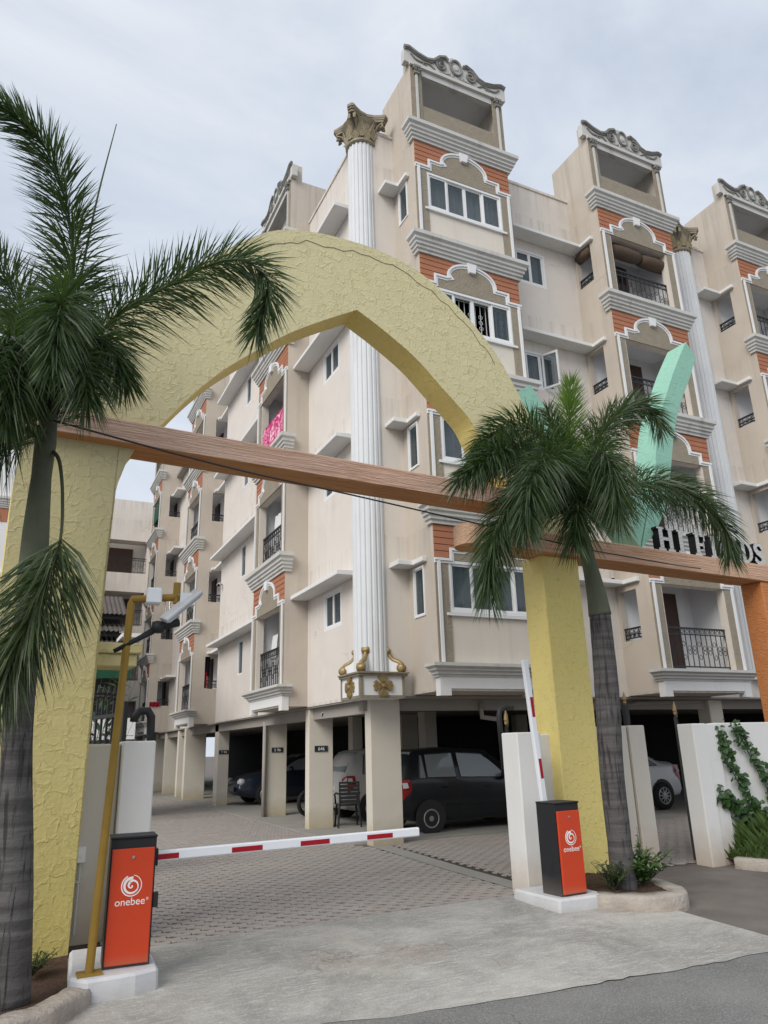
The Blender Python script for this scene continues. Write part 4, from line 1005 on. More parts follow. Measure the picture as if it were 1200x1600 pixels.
def planter(name, label, path, z1, soil_pts, zs):
    c0 = path[0]; t_ = thing(name, label, 'planter', (c0[0], c0[1], 0))
    P_ = catmull([(a, b_, 0) for a, b_ in path], 14); mb = MB(); v = []; f = []
    for i, q in enumerate(P_):
        a = P_[max(0, i - 1)]; c = P_[min(len(P_) - 1, i + 1)]; d = (c - a).normalized(); nn = Vector((d.y, -d.x, 0)); w_ = .10 + .02 * mnoise.noise(q * 3)
        for k, z in ((1.14, -.16), (1.04, z1 - .025), (.90, z1), (-.9, z1 + .004), (-1, -.1)):
            pq = q + nn * w_ * (k + .14 * mnoise.noise(q * 9 + Vector((0, k, 0)))) + Vector((0, 0, z + .014 * mnoise.noise(q * 6 + Vector((k, 0, 0))))); v.append((pq.x - c0[0], pq.y - c0[1], pq.z))
    for i in range(len(P_) - 1): f += [(i * 5 + k, i * 5 + k + 1, i * 5 + 6 + k, i * 5 + 5 + k) for k in range(4)]
    f += [(4, 3, 2, 1, 0), tuple(len(v) - 5 + k for k in range(5))]
    link('kerb', mb.add(v, f).mesh('kerb', 'kerb', smooth=True), t_)
    sm = MB(); xs = [p_[0] for p_ in soil_pts]; ys = [p_[1] for p_ in soil_pts]; nx = 26
    bm = bmesh.new(); face = bm.faces.new([bm.verts.new((a - c0[0], b_ - c0[1], zs)) for a, b_ in soil_pts])
    bmesh.ops.triangulate(bm, faces=[face]); bmesh.ops.subdivide_edges(bm, edges=bm.edges[:], cuts=5, use_grid_fill=True)
    for q in bm.verts: q.co.z += .035 * mnoise.noise(q.co * 7) + .02 * mnoise.noise(q.co * 17)
    me = bpy.data.meshes.new('soil'); bm.to_mesh(me); bm.free(); me.materials.append(M['soil'])
    link('soil', me, t_); return t_
planter('planter', 'soil planter with worn kerb around right palm', [(5.62, 6.66), (5.74, 6.48), (5.98, 6.30), (6.22, 6.24), (6.44, 6.36), (6.58, 6.72), (6.68, 7.3), (6.75, 7.9)], .10,
        [(5.68, 6.66), (5.8, 6.5), (6.0, 6.36), (6.22, 6.3), (6.4, 6.4), (6.54, 6.75), (6.64, 7.3), (6.72, 7.95), (5.68, 7.95)], .085)
planter('planter', 'soil planter with crumbling kerb around left palm', [(-1.6, 5.55), (-.8, 5.62), (-.1, 5.72), (.3, 5.9), (.5, 6.1), (.6, 6.26)], .05,
        [(-1.6, 5.6), (-.1, 5.78), (.3, 5.95), (.48, 6.1), (.56, 6.4), (.6, 7.4), (-1.6, 7.4)], .02)
kb = planter('planter', 'low kerbed bed of grass along the cream boundary wall', [(8.72, 7.5), (8.9, 7.15), (9.6, 6.95), (11, 6.8), (14, 6.6)], .10, [(8.75, 7.6), (8.95, 7.2), (9.6, 7.0), (11, 6.85), (14, 6.65), (14, 7.74), (8.75, 7.74)], .05)

# ------------------------------------------------------------------ barrier machines
def text_mesh(txt, size, depth):
    cu = bpy.data.curves.new('print', 'FONT'); cu.body = txt; cu.size = size; cu.extrude = depth; cu.align_x = 'CENTER'
    o = bpy.data.objects.new('print', cu); COL.objects.link(o); dg = bpy.context.evaluated_depsgraph_get(); dg.update()
    me = bpy.data.meshes.new_from_object(o.evaluated_get(dg)); bpy.data.objects.remove(o); return me
def barrier(label, loc, rz, w, d):
    t_ = thing('barrier_machine', label, 'barrier', loc, rz, 'orange and black barrier machines at the entrance')
    h = .875
    cab = MB().box(0, w, .012, d, 0, h)
    for k in range(7): cab.box(-.003, .0, d * .35, d * .62, .16 + k * .022, .168 + k * .022)
    link('cabinet', cab.mesh('cabinet', 'blackbox', bevel=.008), t_)
    link('lid', MB().box(-.006, w + .006, -.004, d + .006, h + .001, h + .018).mesh('lid', 'blackbox', bevel=.006), t_)
    pan = link('front_panel', MB().box(.012, w - .012, -.012, .012, .018, h - .068).mesh('front_panel', 'redbox', bevel=.006), t_)
    lk = MB().lathe([(.011, -.02), (.012, -.012)], 12, axis='y'); link('lock', lk.mesh('lock', 'chrome'), pan, (w * .5, 0, h - .13))
    lg = MB(); cz = .548; cu = w * .5; rr = w * .215
    def band(r_, a0, a1, w0, w1, n=30):
        v = []
        for i in range(n + 1):
            q = i / n; a = a0 + (a1 - a0) * q; wq = w0 + (w1 - w0) * q; rq = r_(q)
            for k in (-.5, .5): v.append((cu + (rq + wq * k) * math.cos(a), -.0135, cz + (rq + wq * k) * math.sin(a)))
        lg.add(v, [(2 * i, 2 * i + 1, 2 * i + 3, 2 * i + 2) for i in range(n)])
    band(lambda q: rr, R(115), R(440), rr * .14, rr * .07)
    band(lambda q: rr * .72, R(80), R(330), rr * .30, rr * .16)
    band(lambda q: rr * (.80 - .42 * q), R(-70), R(120), rr * .05, rr * .26)
    band(lambda q: rr * (.36 - .2 * q), R(110), R(330), rr * .26, rr * .06)
    lg.lathe([(.001, -.0136), (rr * .09, -.0135)], 10, (cu + rr * .05, 0, cz - rr * .05), axis='y')
    link('logo', lg.mesh('logo', 'logo', recalc=False), pan)
    tm = text_mesh('onebee', w * .22, .0004); tm.materials.clear(); tm.materials.append(M['logo'])
    link('logo_text', tm, pan, (cu - .004, -.0132, cz - rr * 1.85), rot=(math.pi / 2, 0, 0))
    tm = text_mesh('®', w * .08, .0004); tm.materials.clear(); tm.materials.append(M['logo'])
    link('logo_text', tm, pan, (cu + w * .36, -.0132, cz - rr * 1.5), rot=(math.pi / 2, 0, 0))
    return t_
def boom(parent, L_, marks, loc, rot):
    bo = link('boom', MB().box(0, L_, -.026, .026, -.039, .039).mesh('boom', 'boomwhite', bevel=.01), parent, loc, rot=rot)
    for a, b_ in marks: link('red_mark', MB().box(a, b_, -.0275, -.0262, -.026, .014).mesh('red_mark', 'boomred'), bo)
    return bo
bl = barrier('left orange barrier machine with its boom lowered across the drive', (.765, 6.425, .1), R(-4), .335, .28)
boom(bl, 2.80, [(.22, .51), (.95, 1.22), (1.57, 1.85), (2.23, 2.50)], (.02, .12, .72), (0, 0, R(7.5)))
link('hinge_arm', MB().box(.336, .37, .0, .06, .38, .48).box(.336, .36, .08, .2, .66, .78).mesh('hinge_arm', 'blackbox'), bl)
br_ = barrier('right orange barrier machine with its boom raised upright', (5.19, 6.66, .1), R(3.5), .335, .30)
boom(br_, 1.62, [(.32, .53), (.98, 1.20)], (.18, .37, .80), (0, R(-94.0), 0))
link('hinge_arm', MB().box(.1, .25, .31, .4, .72, .84).mesh('hinge_arm', 'blackbox'), br_)

# ------------------------------------------------------------------ lamp pole and cable
lp = thing('lamp_pole', 'mustard painted pole with bent arm carrying flood lamp and white box', 'lamp pole', (.675, 6.37, .1))
pl = MB().tube([(0, 0, .01), (.088, 0, 2.70)], .031, 12).tube([(.088, 0, 2.70), (.088, 0, 2.735), (.46, 0, 2.775)], .031, 10).tube([(.455, 0, 2.72), (.455, 0, 2.90)], .031, 10)
link('pole', pl.mesh('pole', 'pole', smooth=False), lp)
link('base_plate', MB().box(-.085, .085, -.07, .07, 0, .012).mesh('base_plate', 'pole'), lp)
link('junction_box', MB().box(.20, .325, -.07, .05, 2.70, 2.835).mesh('junction_box', 'boomwhite', bevel=.012), lp)
fl = MB()
fl.prism([(-.045, 0), (.045, 0), (.06, .03), (.05, .05), (-.05, .05), (-.06, .03)], 0, .40, plane='yz')
lh = link('lamp_head', fl.mesh('lamp_head', 'lampclear', bevel=.006), lp, (.355, -.10, 2.535), rot=(R(25), R(-43), R(8)))
link('lens', MB().box(.02, .38, -.045, .045, -.006, -.001).mesh('lens', 'boomwhite'), lh)
br2 = MB().tube([(.455, 0, 2.80), (.5, -.06, 2.78), (.52, -.1, 2.70)], .014, 6).tube([(.40, 0, 2.76), (.40, -.05, 2.62), (.39, -.06, 2.56), (.36, 0, 2.52)], .007, 6).tube([(.36, 0, 2.74), (.37, -.05, 2.60), (.34, -.03, 2.50)], .006, 6)
br2.box(.47, .60, -.09, -.0, 2.70, 2.80)
link('bracket', br2.mesh('bracket', 'chrome'), lp)
cm = MB().tube([(-.02, .0, 2.30), (.12, -.02, 2.38), (.27, -.05, 2.47)], [.018, .02, .028], 8).lathe([(.03, -.045), (.05, -.04), (.058, 0), (.05, .045), (.02, .055)], 12, (.31, -.05, 2.50)).tube([(.33, -.05, 2.51), (.48, -.02, 2.555)], .036, 8)
link('camera_arm', cm.mesh('camera_arm', 'blackbox', smooth=True), lp)
wire = catmull([(-.05, 6.02, 4.20), (1.47, 6.3, 4.11), (2.83, 6.45, 4.05), (3.83, 6.5, 3.975), (4.39, 6.52, 3.93), (5.77, 6.5, 3.78), (6.61, 6.6, 3.77), (7.8, 7.0, 3.86), (9.0, 7.55, 4.02)], 6)
tag(link('cable', MB().tube([(p[0] + .05, p[1] - 6.12, p[2]) for p in wire], .009, 5).mesh('cable', 'iron'), None, (-.05, 6.12, 0)), 'thin black cable sagging from left palm to lower salmon beam', 'cable')
jb = thing('switch_box', 'small grey switch box with pipes on wall beside left pillar', 'switch box', (.66, 7.86, .1))
link('cover', MB().box(-.05, .05, -.06, .015, .57, .70).box(-.018, .018, -.064, -.0605, .617, .653).mesh('cover', 'inner', bevel=.006), jb)
link('conduit', MB().tube([(-.025, -.02, -.02), (-.025, -.02, .57)], .011, 6).tube([(.012, -.02, -.02), (.012, -.02, .57)], .011, 6).box(-.05, .04, -.03, .0, .40, .415).mesh('conduit', 'cornice'), jb)

# ------------------------------------------------------------------ iron gate leaves, rails and finials
def finial(mb, x, y, z, k=1.0): mb.lathe([(.012 * k, z), (.022 * k, z + .02 * k), (.014 * k, z + .04 * k), (.026 * k, z + .065 * k), (.002, z + .15 * k)], 8, (x, y, 0))
def iron_leaf(name, label, p0, p1, h, n, tipmat='gold'):
    t_ = thing(name, label, 'gate', (p0[0], p0[1], 0)); d = Vector((p1[0] - p0[0], p1[1] - p0[1], 0)); L_ = d.length
    t_.rotation_euler = (0, 0, math.atan2(d.y, d.x))
    mb = MB()
    for z in (.12, h * .55, h - .12): mb.box(0, L_, -.018, .018, z - .02, z + .02)
    link('gate_frame', mb.box(-.02, .03, -.022, .022, .03, h).box(L_ - .03, L_ + .02, -.022, .022, .03, h).mesh('gate_frame', 'iron'), t_)
    for i in range(1, n):
        u = L_ * i / n; hh = h + .1 * math.sin(math.pi * i / n)
        b_ = link('bar', cached(('bar', round(hh, 2)), lambda: MB().box(-.011, .011, -.011, .011, .06, hh).mesh('bar', 'iron')), t_, (u, 0, 0))
        fm = cached(('fin', tipmat), lambda: (lambda q: (finial(q, 0, 0, 0), q)[1])(MB()).mesh('finial', tipmat)); link('finial', fm, b_, (0, 0, hh))
    return t_
iron_leaf('iron_gate', 'black iron side gate leaf opened inward beside boundary wall', (8.50, 7.98), (9.72, 9.10), 1.90, 12)
iron_leaf('iron_gate', 'black iron main gate leaf folded back behind right post', (5.60, 8.02), (6.62, 9.45), 1.80, 12)
iron_leaf('iron_gate', 'black iron main gate leaf folded back behind left post', (1.02, 8.3), (.45, 10.6), 2.12, 14, 'iron')
hk = thing('gate_hook', 'black curved gate guide above the left white post', 'gate guide', (1.2, 8.3, 1.5))
hm = MB().tube([(.04, 0, .58), (.06, 0, .40), (.05, 0, .28)], .035, 8) if False else MB()
hm.tube([(-.09, 0, .42), (-.085, 0, .47), (-.03, 0, .53), (.05, 0, .53), (.085, 0, .47), (.09, 0, .30), (.085, 0, .24), (.06, 0, .22)], [.04, .045, .045, .045, .045, .042, .04, .03], 8)
link('hook', hm.mesh('hook', 'iron', smooth=True), hk); link('stem', MB().box(.04, .1, -.02, .02, 0, .25).mesh('stem', 'cornice'), hk)
hk2 = thing('gate_hook', 'black curved gate guide left of the right white post', 'gate guide', (5.42, 7.9, 1.3))
link('hook', MB().tube([(.02, 0, 0), (.0, 0, .62), (.02, 0, .70), (.10, 0, .73), (.22, 0, .73)], .035, 8).mesh('hook', 'iron', smooth=True), hk2)
rs = thing('ring_rail', 'black iron rail with ring and gold finials above wall stub', 'rail', (7.26, 8.2, 1.5))
rm = MB().box(.04, .11, -.03, .03, 0, .58).box(.50, .57, -.03, .03, 0, .58).box(.28, .31, -.015, .015, 0, .74).box(.112, .498, -.012, .012, .16, .185)
rm.tube([(.295 + .13 * math.cos(a), 0, .40 + .13 * math.sin(a)) for a in [k * math.pi / 8 for k in range(16)]], .02, 6, True)
link('rail_frame', rm.mesh('rail_frame', 'iron'), rs)
fm = MB(); finial(fm, .075, 0, .58, 1.2); finial(fm, .535, 0, .58, 1.2); link('finial', fm.mesh('finial', 'gold'), rs)

# ------------------------------------------------------------------ palms
def frond_mesh(ctrl, leaf, mats, rr=.016, dens=150, plume=True, droop=.25, bare=.06, seed=0, flat=False, wid=.0066):
    rnd = random.Random(seed); pts = catmull(ctrl, 12); mb = MB()
    L_ = [0]
    for a, b_ in zip(pts, pts[1:]): L_.append(L_[-1] + (b_ - a).length)
    tot = L_[-1]; n = len(pts)
    mb.tube(pts, [rr * (1 - .85 * i / (n - 1)) + .002 for i in range(n)], 5, mi=1)
    cnt = int(dens * 1.35 * tot); v = []; f = []
    k = 0
    for j in range(cnt):
        q = bare + (1 - bare) * (j + rnd.random()) / cnt; s_ = q * tot
        while k < n - 2 and L_[k + 1] < s_: k += 1
        t_ = (s_ - L_[k]) / max(1e-6, L_[k + 1] - L_[k]); p = pts[k].lerp(pts[k + 1], t_); d = (pts[k + 1] - pts[k]).normalized()
        x = d.cross(Vector((0, 0, 1)));
        if x.length < .1: x = d.cross(Vector((0, 1, 0)))
        x.normalize(); y = x.cross(d).normalized()
        if plume: a = rnd.uniform(0, 2 * math.pi)
        else: a = rnd.choice((rnd.gauss(0, .35), rnd.gauss(math.pi, .35)))
        side = x * math.cos(a) + y * math.sin(a)
        fwd = .55 + .9 * q ** 2
        ln = leaf * 1.2 * (.55 + .75 * math.sin(math.pi * min(1, .18 + q * .78))) * rnd.uniform(.8, 1.12)
        dr = (side + d * fwd + Vector((rnd.gauss(0, .1), rnd.gauss(0, .1), rnd.gauss(0, .1)))).normalized()
        w_ = dr.cross(Vector((rnd.gauss(0, 1), rnd.gauss(0, 1), rnd.gauss(0, 1)))).normalized() * wid * rnd.uniform(.8, 1.3)
        p1 = p + dr * ln * .5 + Vector((0, 0, -droop * ln * .16)); p2 = p + dr * ln + Vector((0, 0, -droop * ln * .75))
        o = len(v)
        v += [p - w_ * .5, p + w_ * .5, p1 - w_, p1 + w_, p2]
        f += [(o, o + 1, o + 3, o + 2), (o + 2, o + 3, o + 4)]
    mb.add(v, f)
    return mb.mesh('frond', mats, recalc=False)
def palm(label, loc, trunk, crown_, fronds):
    t_ = thing('palm_tree', label, 'palm tree', loc)
    S_ = lambda pts: [Vector(p) - Vector(loc) for p in pts]
    pts = catmull([p for p, r in trunk], 10); rs_ = []
    m_ = len(trunk) - 1
    for i in range(len(pts)):
        q = i / (len(pts) - 1) * m_; k = min(int(q), m_ - 1); rs_.append(trunk[k][1] + (trunk[k + 1][1] - trunk[k][1]) * (q - k))
    rs_ = [r * (1 + .03 * mnoise.noise(Vector((0, 0, i * 1.7)))) for i, r in enumerate(rs_)]
    link('trunk', MB().tube(S_(pts), rs_, 16).mesh('trunk', 'bark', smooth=True), t_)
    pts = catmull([p for p, r in crown_], 6); rs_ = []; m_ = len(crown_) - 1
    for i in range(len(pts)):
        q = i / (len(pts) - 1) * m_; k = min(int(q), m_ - 1); rs_.append(crown_[k][1] + (crown_[k + 1][1] - crown_[k][1]) * (q - k))
    link('crownshaft', MB().tube(S_(pts), rs_, 14).mesh('crownshaft', 'crownshaft', smooth=True), t_)
    for i, (c, kw) in enumerate(fronds):
        kw = dict(kw); lab = kw.pop('label', None); mats = kw.pop('mats', ['palmleaf', 'stemgreen'])
        o = link('frond', frond_mesh(S_(c), kw.pop('leaf', .34), mats, seed=i + 1, **kw), t_)
        if lab: o['label'] = lab
LP = (.17, 6.2, .03)
palm('tall foxtail palm at left edge in front of the arch pillar', LP,
     [((.17, 6.2, 0), .135), ((.12, 6.2, .8), .115), ((.02, 6.2, 1.8), .105), ((.0, 6.2, 2.9), .105)],
     [((.0, 6.2, 2.85), .115), ((-.02, 6.2, 3.3), .10), ((-.03, 6.2, 3.75), .078), ((-.03, 6.2, 4.05), .085), ((-.02, 6.2, 4.5), .05)],
     [([(-.02, 6.2, 4.0), (0, 6.2, 4.75), (.04, 6.2, 5.37), (-.05, 6.1, 6.15), (-.33, 5.9, 6.72), (-.8, 5.6, 6.85)], dict(leaf=.37, dens=300)),
      ([(0, 6.2, 4.2), (.08, 6.2, 4.75), (.4, 6.15, 5.32), (.86, 6.0, 5.72), (1.22, 5.9, 5.98), (1.52, 5.8, 6.0), (1.68, 5.72, 5.72), (1.57, 5.7, 5.2)], dict(leaf=.36, dens=270, droop=.3)),
      ([(-.03, 6.2, 4.2), (-.12, 6.2, 4.75), (-.39, 6.3, 5.38), (-.75, 6.4, 6.0)], dict(leaf=.36, dens=270)),
      ([(-.01, 6.15, 4.3), (-.01, 5.9, 4.93), (-.02, 5.5, 5.0), (-.04, 5.2, 4.7), (-.04, 5.05, 4.2)], dict(leaf=.30, dens=300, droop=.5)),
      ([(-.05, 6.2, 4.3), (-.29, 6.0, 4.8), (-.45, 5.7, 4.5), (-.5, 5.6, 3.9)], dict(leaf=.32, dens=300, droop=.6)),
      ([(.02, 6.2, 4.3), (.15, 6.05, 4.85), (.32, 5.9, 4.95), (.50, 5.8, 4.55)], dict(leaf=.30, dens=300, droop=.55)),
      ([(-.05, 6.15, 4.3), (-.2, 5.9, 4.6), (-.3, 5.7, 4.35), (-.32, 5.6, 3.9)], dict(leaf=.30, dens=280, droop=.7)),
      ([(.01, 6.1, 4.3), (.07, 5.85, 4.66), (.17, 5.65, 4.52), (.22, 5.55, 4.2)], dict(leaf=.28, dens=280, droop=.6)),
      ([(-.03, 6.25, 4.3), (-.1, 6.5, 5.0), (-.35, 6.8, 5.5), (-.7, 6.9, 5.6)], dict(leaf=.34, dens=240)),
      ([(-.04, 6.2, 4.2), (-.3, 6.3, 4.5), (-.6, 6.3, 4.4), (-.8, 6.2, 3.9)], dict(leaf=.34, dens=260, droop=.6)),
      ([(.03, 6.2, 4.4), (.06, 6.2, 5.2), (.14, 6.25, 6.5), (.25, 6.3, 7.6)], dict(leaf=.02, dens=0, bare=.5, rr=.018, label='unopened straight spear leaf')),
      ([(.02, 6.18, 4.0), (.09, 6.05, 3.85), (.14, 5.93, 3.5), (.15, 5.87, 3.12), (.06, 5.8, 2.72), (-.04, 5.78, 2.36), (-.16, 5.75, 1.98)], dict(leaf=.36, dens=230, bare=.42, droop=.45, mats=['palmdry', 'stemgreen'], label='old frond hanging down along the trunk')),
      ([(-.03, 6.15, 4.0), (-.2, 6.05, 4.1), (-.42, 5.9, 3.9), (-.5, 5.85, 3.6)], dict(leaf=.3, dens=220, droop=.8))])
RP = (6.12, 6.78, .05)
RMAT = ['palmleaf', 'stemgreen']
palm('foxtail palm growing from the planter beside right yellow pillar', RP,
     [((6.13, 6.8, 0), .145), ((6.12, 6.78, .5), .13), ((6.1, 6.75, 1.3), .135), ((6.14, 6.72, 2.2), .14), ((6.15, 6.7, 3.05), .125)],
     [((6.15, 6.7, 3.03), .135), ((6.13, 6.7, 3.3), .115), ((6.07, 6.7, 3.7), .085), ((5.98, 6.7, 4.15), .07), ((5.96, 6.72, 4.5), .04)],
     [([(5.96, 6.75, 4.1), (5.99, 6.75, 4.8), (6.05, 6.75, 5.5), (6.16, 6.75, 6.15)], dict(leaf=.30, dens=300, mats=['palmyoung', 'stemgreen'], droop=0, label='young bright green upright frond')),
      ([(5.96, 6.75, 4.2), (5.93, 6.8, 4.9), (5.90, 6.85, 5.4), (5.85, 6.9, 5.75)], dict(leaf=.33, dens=260)),
      ([(5.94, 6.75, 4.2), (5.74, 6.75, 5.1), (5.23, 6.7, 5.35), (4.72, 6.6, 5.1), (4.42, 6.5, 4.75)], dict(leaf=.36, dens=300, droop=.4)),
      ([(5.94, 6.75, 4.2), (5.46, 6.6, 4.82), (4.79, 6.45, 4.85), (4.3, 6.35, 4.52), (4.05, 6.3, 4.35)], dict(leaf=.36, dens=300, droop=.4)),
      ([(5.92, 6.7, 4.15), (5.33, 6.5, 4.45), (4.75, 6.35, 4.15), (4.42, 6.3, 3.65), (4.3, 6.3, 3.1)], dict(leaf=.34, dens=300, droop=.6)),
      ([(6.0, 6.78, 4.2), (6.5, 6.85, 5.3), (7.1, 6.85, 5.95), (7.55, 6.8, 6.1), (7.72, 6.75, 5.75)], dict(leaf=.36, dens=290, droop=.35)),
      ([(6.0, 6.72, 4.15), (6.69, 6.75, 4.68), (7.5, 6.7, 4.9), (8.15, 6.65, 4.72), (8.45, 6.6, 4.35), (8.5, 6.6, 3.95)], dict(leaf=.37, dens=290, droop=.5)),
      ([(5.97, 6.7, 4.2), (5.95, 6.4, 4.74), (5.92, 6.1, 4.87), (5.86, 5.9, 4.5), (5.75, 5.8, 3.95)], dict(leaf=.33, dens=320, droop=.6)),
      ([(5.93, 6.7, 4.2), (5.57, 6.4, 4.69), (5.08, 6.1, 4.67), (4.72, 5.95, 4.25), (4.55, 5.9, 3.75)], dict(leaf=.35, dens=300, droop=.6)),
      ([(5.97, 6.7, 4.1), (5.88, 6.5, 4.35), (5.64, 6.3, 4.2), (5.45, 6.2, 3.75)], dict(leaf=.32, dens=280, droop=.7)),
      ([(5.94, 6.78, 4.2), (5.6, 6.9, 4.9), (5.1, 7.0, 5.1), (4.7, 7.0, 4.8)], dict(leaf=.35, dens=260, droop=.4)),
      ([(6.0, 6.78, 4.2), (6.4, 6.95, 4.9), (6.9, 7.05, 5.1)], dict(leaf=.33, dens=220, droop=.4))])

# ------------------------------------------------------------------ plants
def leaf_shape(l, w): return [(0, 0, 0), (l * .3, w * .5, .0), (l * .7, w * .42, -.08 * l), (l, 0, -.2 * l), (l * .7, -w * .42, -.08 * l), (l * .3, -w * .5, 0)]
def shrub(name, label, loc, h, n, ll, lw, mat, spread=.6, seed=0, cat='shrub'):
    rnd = random.Random(seed); t_ = thing(name, label, cat, loc); sm = MB(); lf = MB()
    for i in range(n):
        a = rnd.uniform(0, 6.28); s_ = rnd.uniform(.2, 1) * spread; hh = h * rnd.uniform(.5, 1)
        tip = Vector((math.cos(a) * s_, math.sin(a) * s_, hh)); sm.tube([(0, 0, 0), tuple(tip * .5 + Vector((0, 0, hh * .1))), tuple(tip)], [.006, .004, .002], 4)
        for j in range(14):
            q = .25 + .75 * j / 14; p = tip * q + Vector((0, 0, hh * .1 * math.sin(q * 3.1)))
            Tm = Matrix.Translation(p) @ Matrix.Rotation(rnd.uniform(0, 6.28), 4, 'Z') @ Matrix.Rotation(rnd.uniform(-.9, .2), 4, 'Y') @ Matrix.Scale(rnd.uniform(.6, 1.1), 4)
            lf.add(leaf_shape(ll, lw), [(0, 1, 2, 3, 4, 5)], T=Tm)
    link('stem', sm.mesh('stem', 'stemgreen'), t_); link('foliage', lf.mesh('foliage', mat, recalc=False), t_); return t_
shrub('shrub', 'small bright green shrub at foot of right palm', (6.36, 6.74, .08), .40, 44, .085, .04, 'shrubleaf', .36, 1)
shrub('shrub', 'spindly ferny seedling beside the right palm trunk', (6.62, 7.0, .08), .65, 5, .05, .02, 'shrubleaf', .08, 2)
shrub('weed', 'low dry weeds at foot of right yellow pillar', (5.92, 6.72, .08), .30, 34, .07, .02, 'palmdry', .25, 3, 'weed')
shrub('weed', 'low dry weeds at foot of left yellow pillar', (.32, 6.85, .03), .17, 20, .05, .015, 'palmdry', .2, 4, 'weed')
shrub('shrub', 'dark bushy shrub behind iron gate left of lamp pole', (.9, 11.5, 0), 2.8, 46, .22, .07, 'vineleaf', .75, 5)
gr_ = MB(); rnd = random.Random(9)
for i in range(5200):
    x = 8.8 + (rnd.random() ** 1.3) * 3.4; y = 7.72 - rnd.random() ** 1.4 * .65; h = (.16 + .5 * rnd.random() ** 2) * min(1, (x - 8.55) / .8) * (.5 + .6 * mnoise.noise(Vector((x * 2, y * 2, 1))) + .4)
    a = rnd.uniform(0, 6.28); l_ = h * rnd.uniform(.2, .7); w_ = .006
    dx, dy = math.cos(a), math.sin(a)
    gr_.add([(x - dy * w_, y + dx * w_, .04), (x + dy * w_, y - dx * w_, .04), (x + dx * l_ * .4, y + dy * l_ * .4, .04 + h * .7), (x + dx * l_, y + dy * l_, .04 + h)], [(0, 1, 2), (2, 1, 3)])
o = link('grass', gr_.mesh('grass', 'grass', recalc=False)); tag(o, 'tangled green grass growing along foot of boundary wall', 'grass', kind='stuff')
vine = thing('creeper', 'leafy creeper climbing the cream boundary wall', 'creeper', (9.6, 7.73, 0))
vm = MB(); lm = MB().add(leaf_shape(.10, .095), [(0, 1, 2, 3, 4, 5)]).mesh('leaf', 'vineleaf', recalc=False)
paths = [[(9.75, .2), (9.5, .5), (9.25, 1.0), (9.05, 1.4), (9.02, 1.7)], [(10.1, .3), (9.9, .75), (9.65, 1.2), (9.45, 1.6), (9.3, 1.74)], [(9.6, .25), (9.3, .55), (9.0, .72), (8.82, .86)], [(10.6, .2), (10.2, .8), (9.9, 1.2)], [(10.0, .1), (9.7, .4), (9.45, .7)]]
rnd = random.Random(4); nleaf = 0; vrest = MB()
for pth in paths:
    pc = catmull([(a - 9.6, -.012, b_) for a, b_ in pth], 10); vm.tube(pc, .006, 4)
    for p in pc:
        for q_ in range(5):
            s_ = rnd.uniform(.5, 1.15) * (1.25 - .5 * p.z / 1.75)
            lo_ = (p.x + rnd.gauss(0, .055), p.y - rnd.uniform(.0, .07), p.z + rnd.gauss(0, .05)); ro_ = (rnd.uniform(.3, 1.2), rnd.uniform(0, .7), rnd.uniform(-2.6, -.5))
            if q_ < 2 and nleaf < 298:
                o = link('leaf', lm, vine, lo_, rot=ro_); o.scale = (s_, s_, s_); nleaf += 1
            else:
                vrest.add(leaf_shape(.10, .095), [(0, 1, 2, 3, 4, 5)], T=Matrix.LocRotScale(Vector(lo_), __import__('mathutils').Euler(ro_), Vector((s_, s_, s_))))
link('stem', vm.mesh('stem', 'stemgreen'), vine)
link('foliage', vrest.mesh('foliage', 'vineleaf', recalc=False), vine)['kind'] = 'stuff'

# ------------------------------------------------------------------ vehicles
HATCH = [(0, .38, .80, .86, .66, .64, .56), (.08, .28, .95, 1.03, .74, .71, .60), (.30, .24, .98, 1.42, .76, .74, .58), (.50, .22, .98, 1.53, .765, .745, .585), (1.2, .2, .97, 1.57, .77, .75, .60), (2.0, .2, .95, 1.52, .77, .75, .59),
         (2.35, .2, .94, 1.36, .77, .74, .58), (2.85, .2, .93, 1.02, .765, .72, .60), (3.2, .22, .84, .90, .75, .69, .58), (3.42, .28, .70, .75, .70, .64, .5), (3.5, .36, .56, .60, .62, .56, .44)]
SEDAN = [(0, .42, .86, .92, .74, .70, .58), (.10, .30, .98, 1.05, .84, .80, .66), (.55, .25, .98, 1.10, .87, .83, .66), (.95, .22, .97, 1.30, .88, .84, .62), (1.5, .2, .96, 1.44, .885, .845, .60), (2.1, .2, .95, 1.45, .885, .845, .60), (2.7, .2, .94, 1.30, .88, .84, .60),
         (3.3, .2, .92, 1.00, .875, .80, .64), (4.0, .22, .80, .86, .85, .76, .62), (4.35, .30, .66, .70, .78, .70, .54), (4.45, .40, .54, .58, .68, .6, .46)]
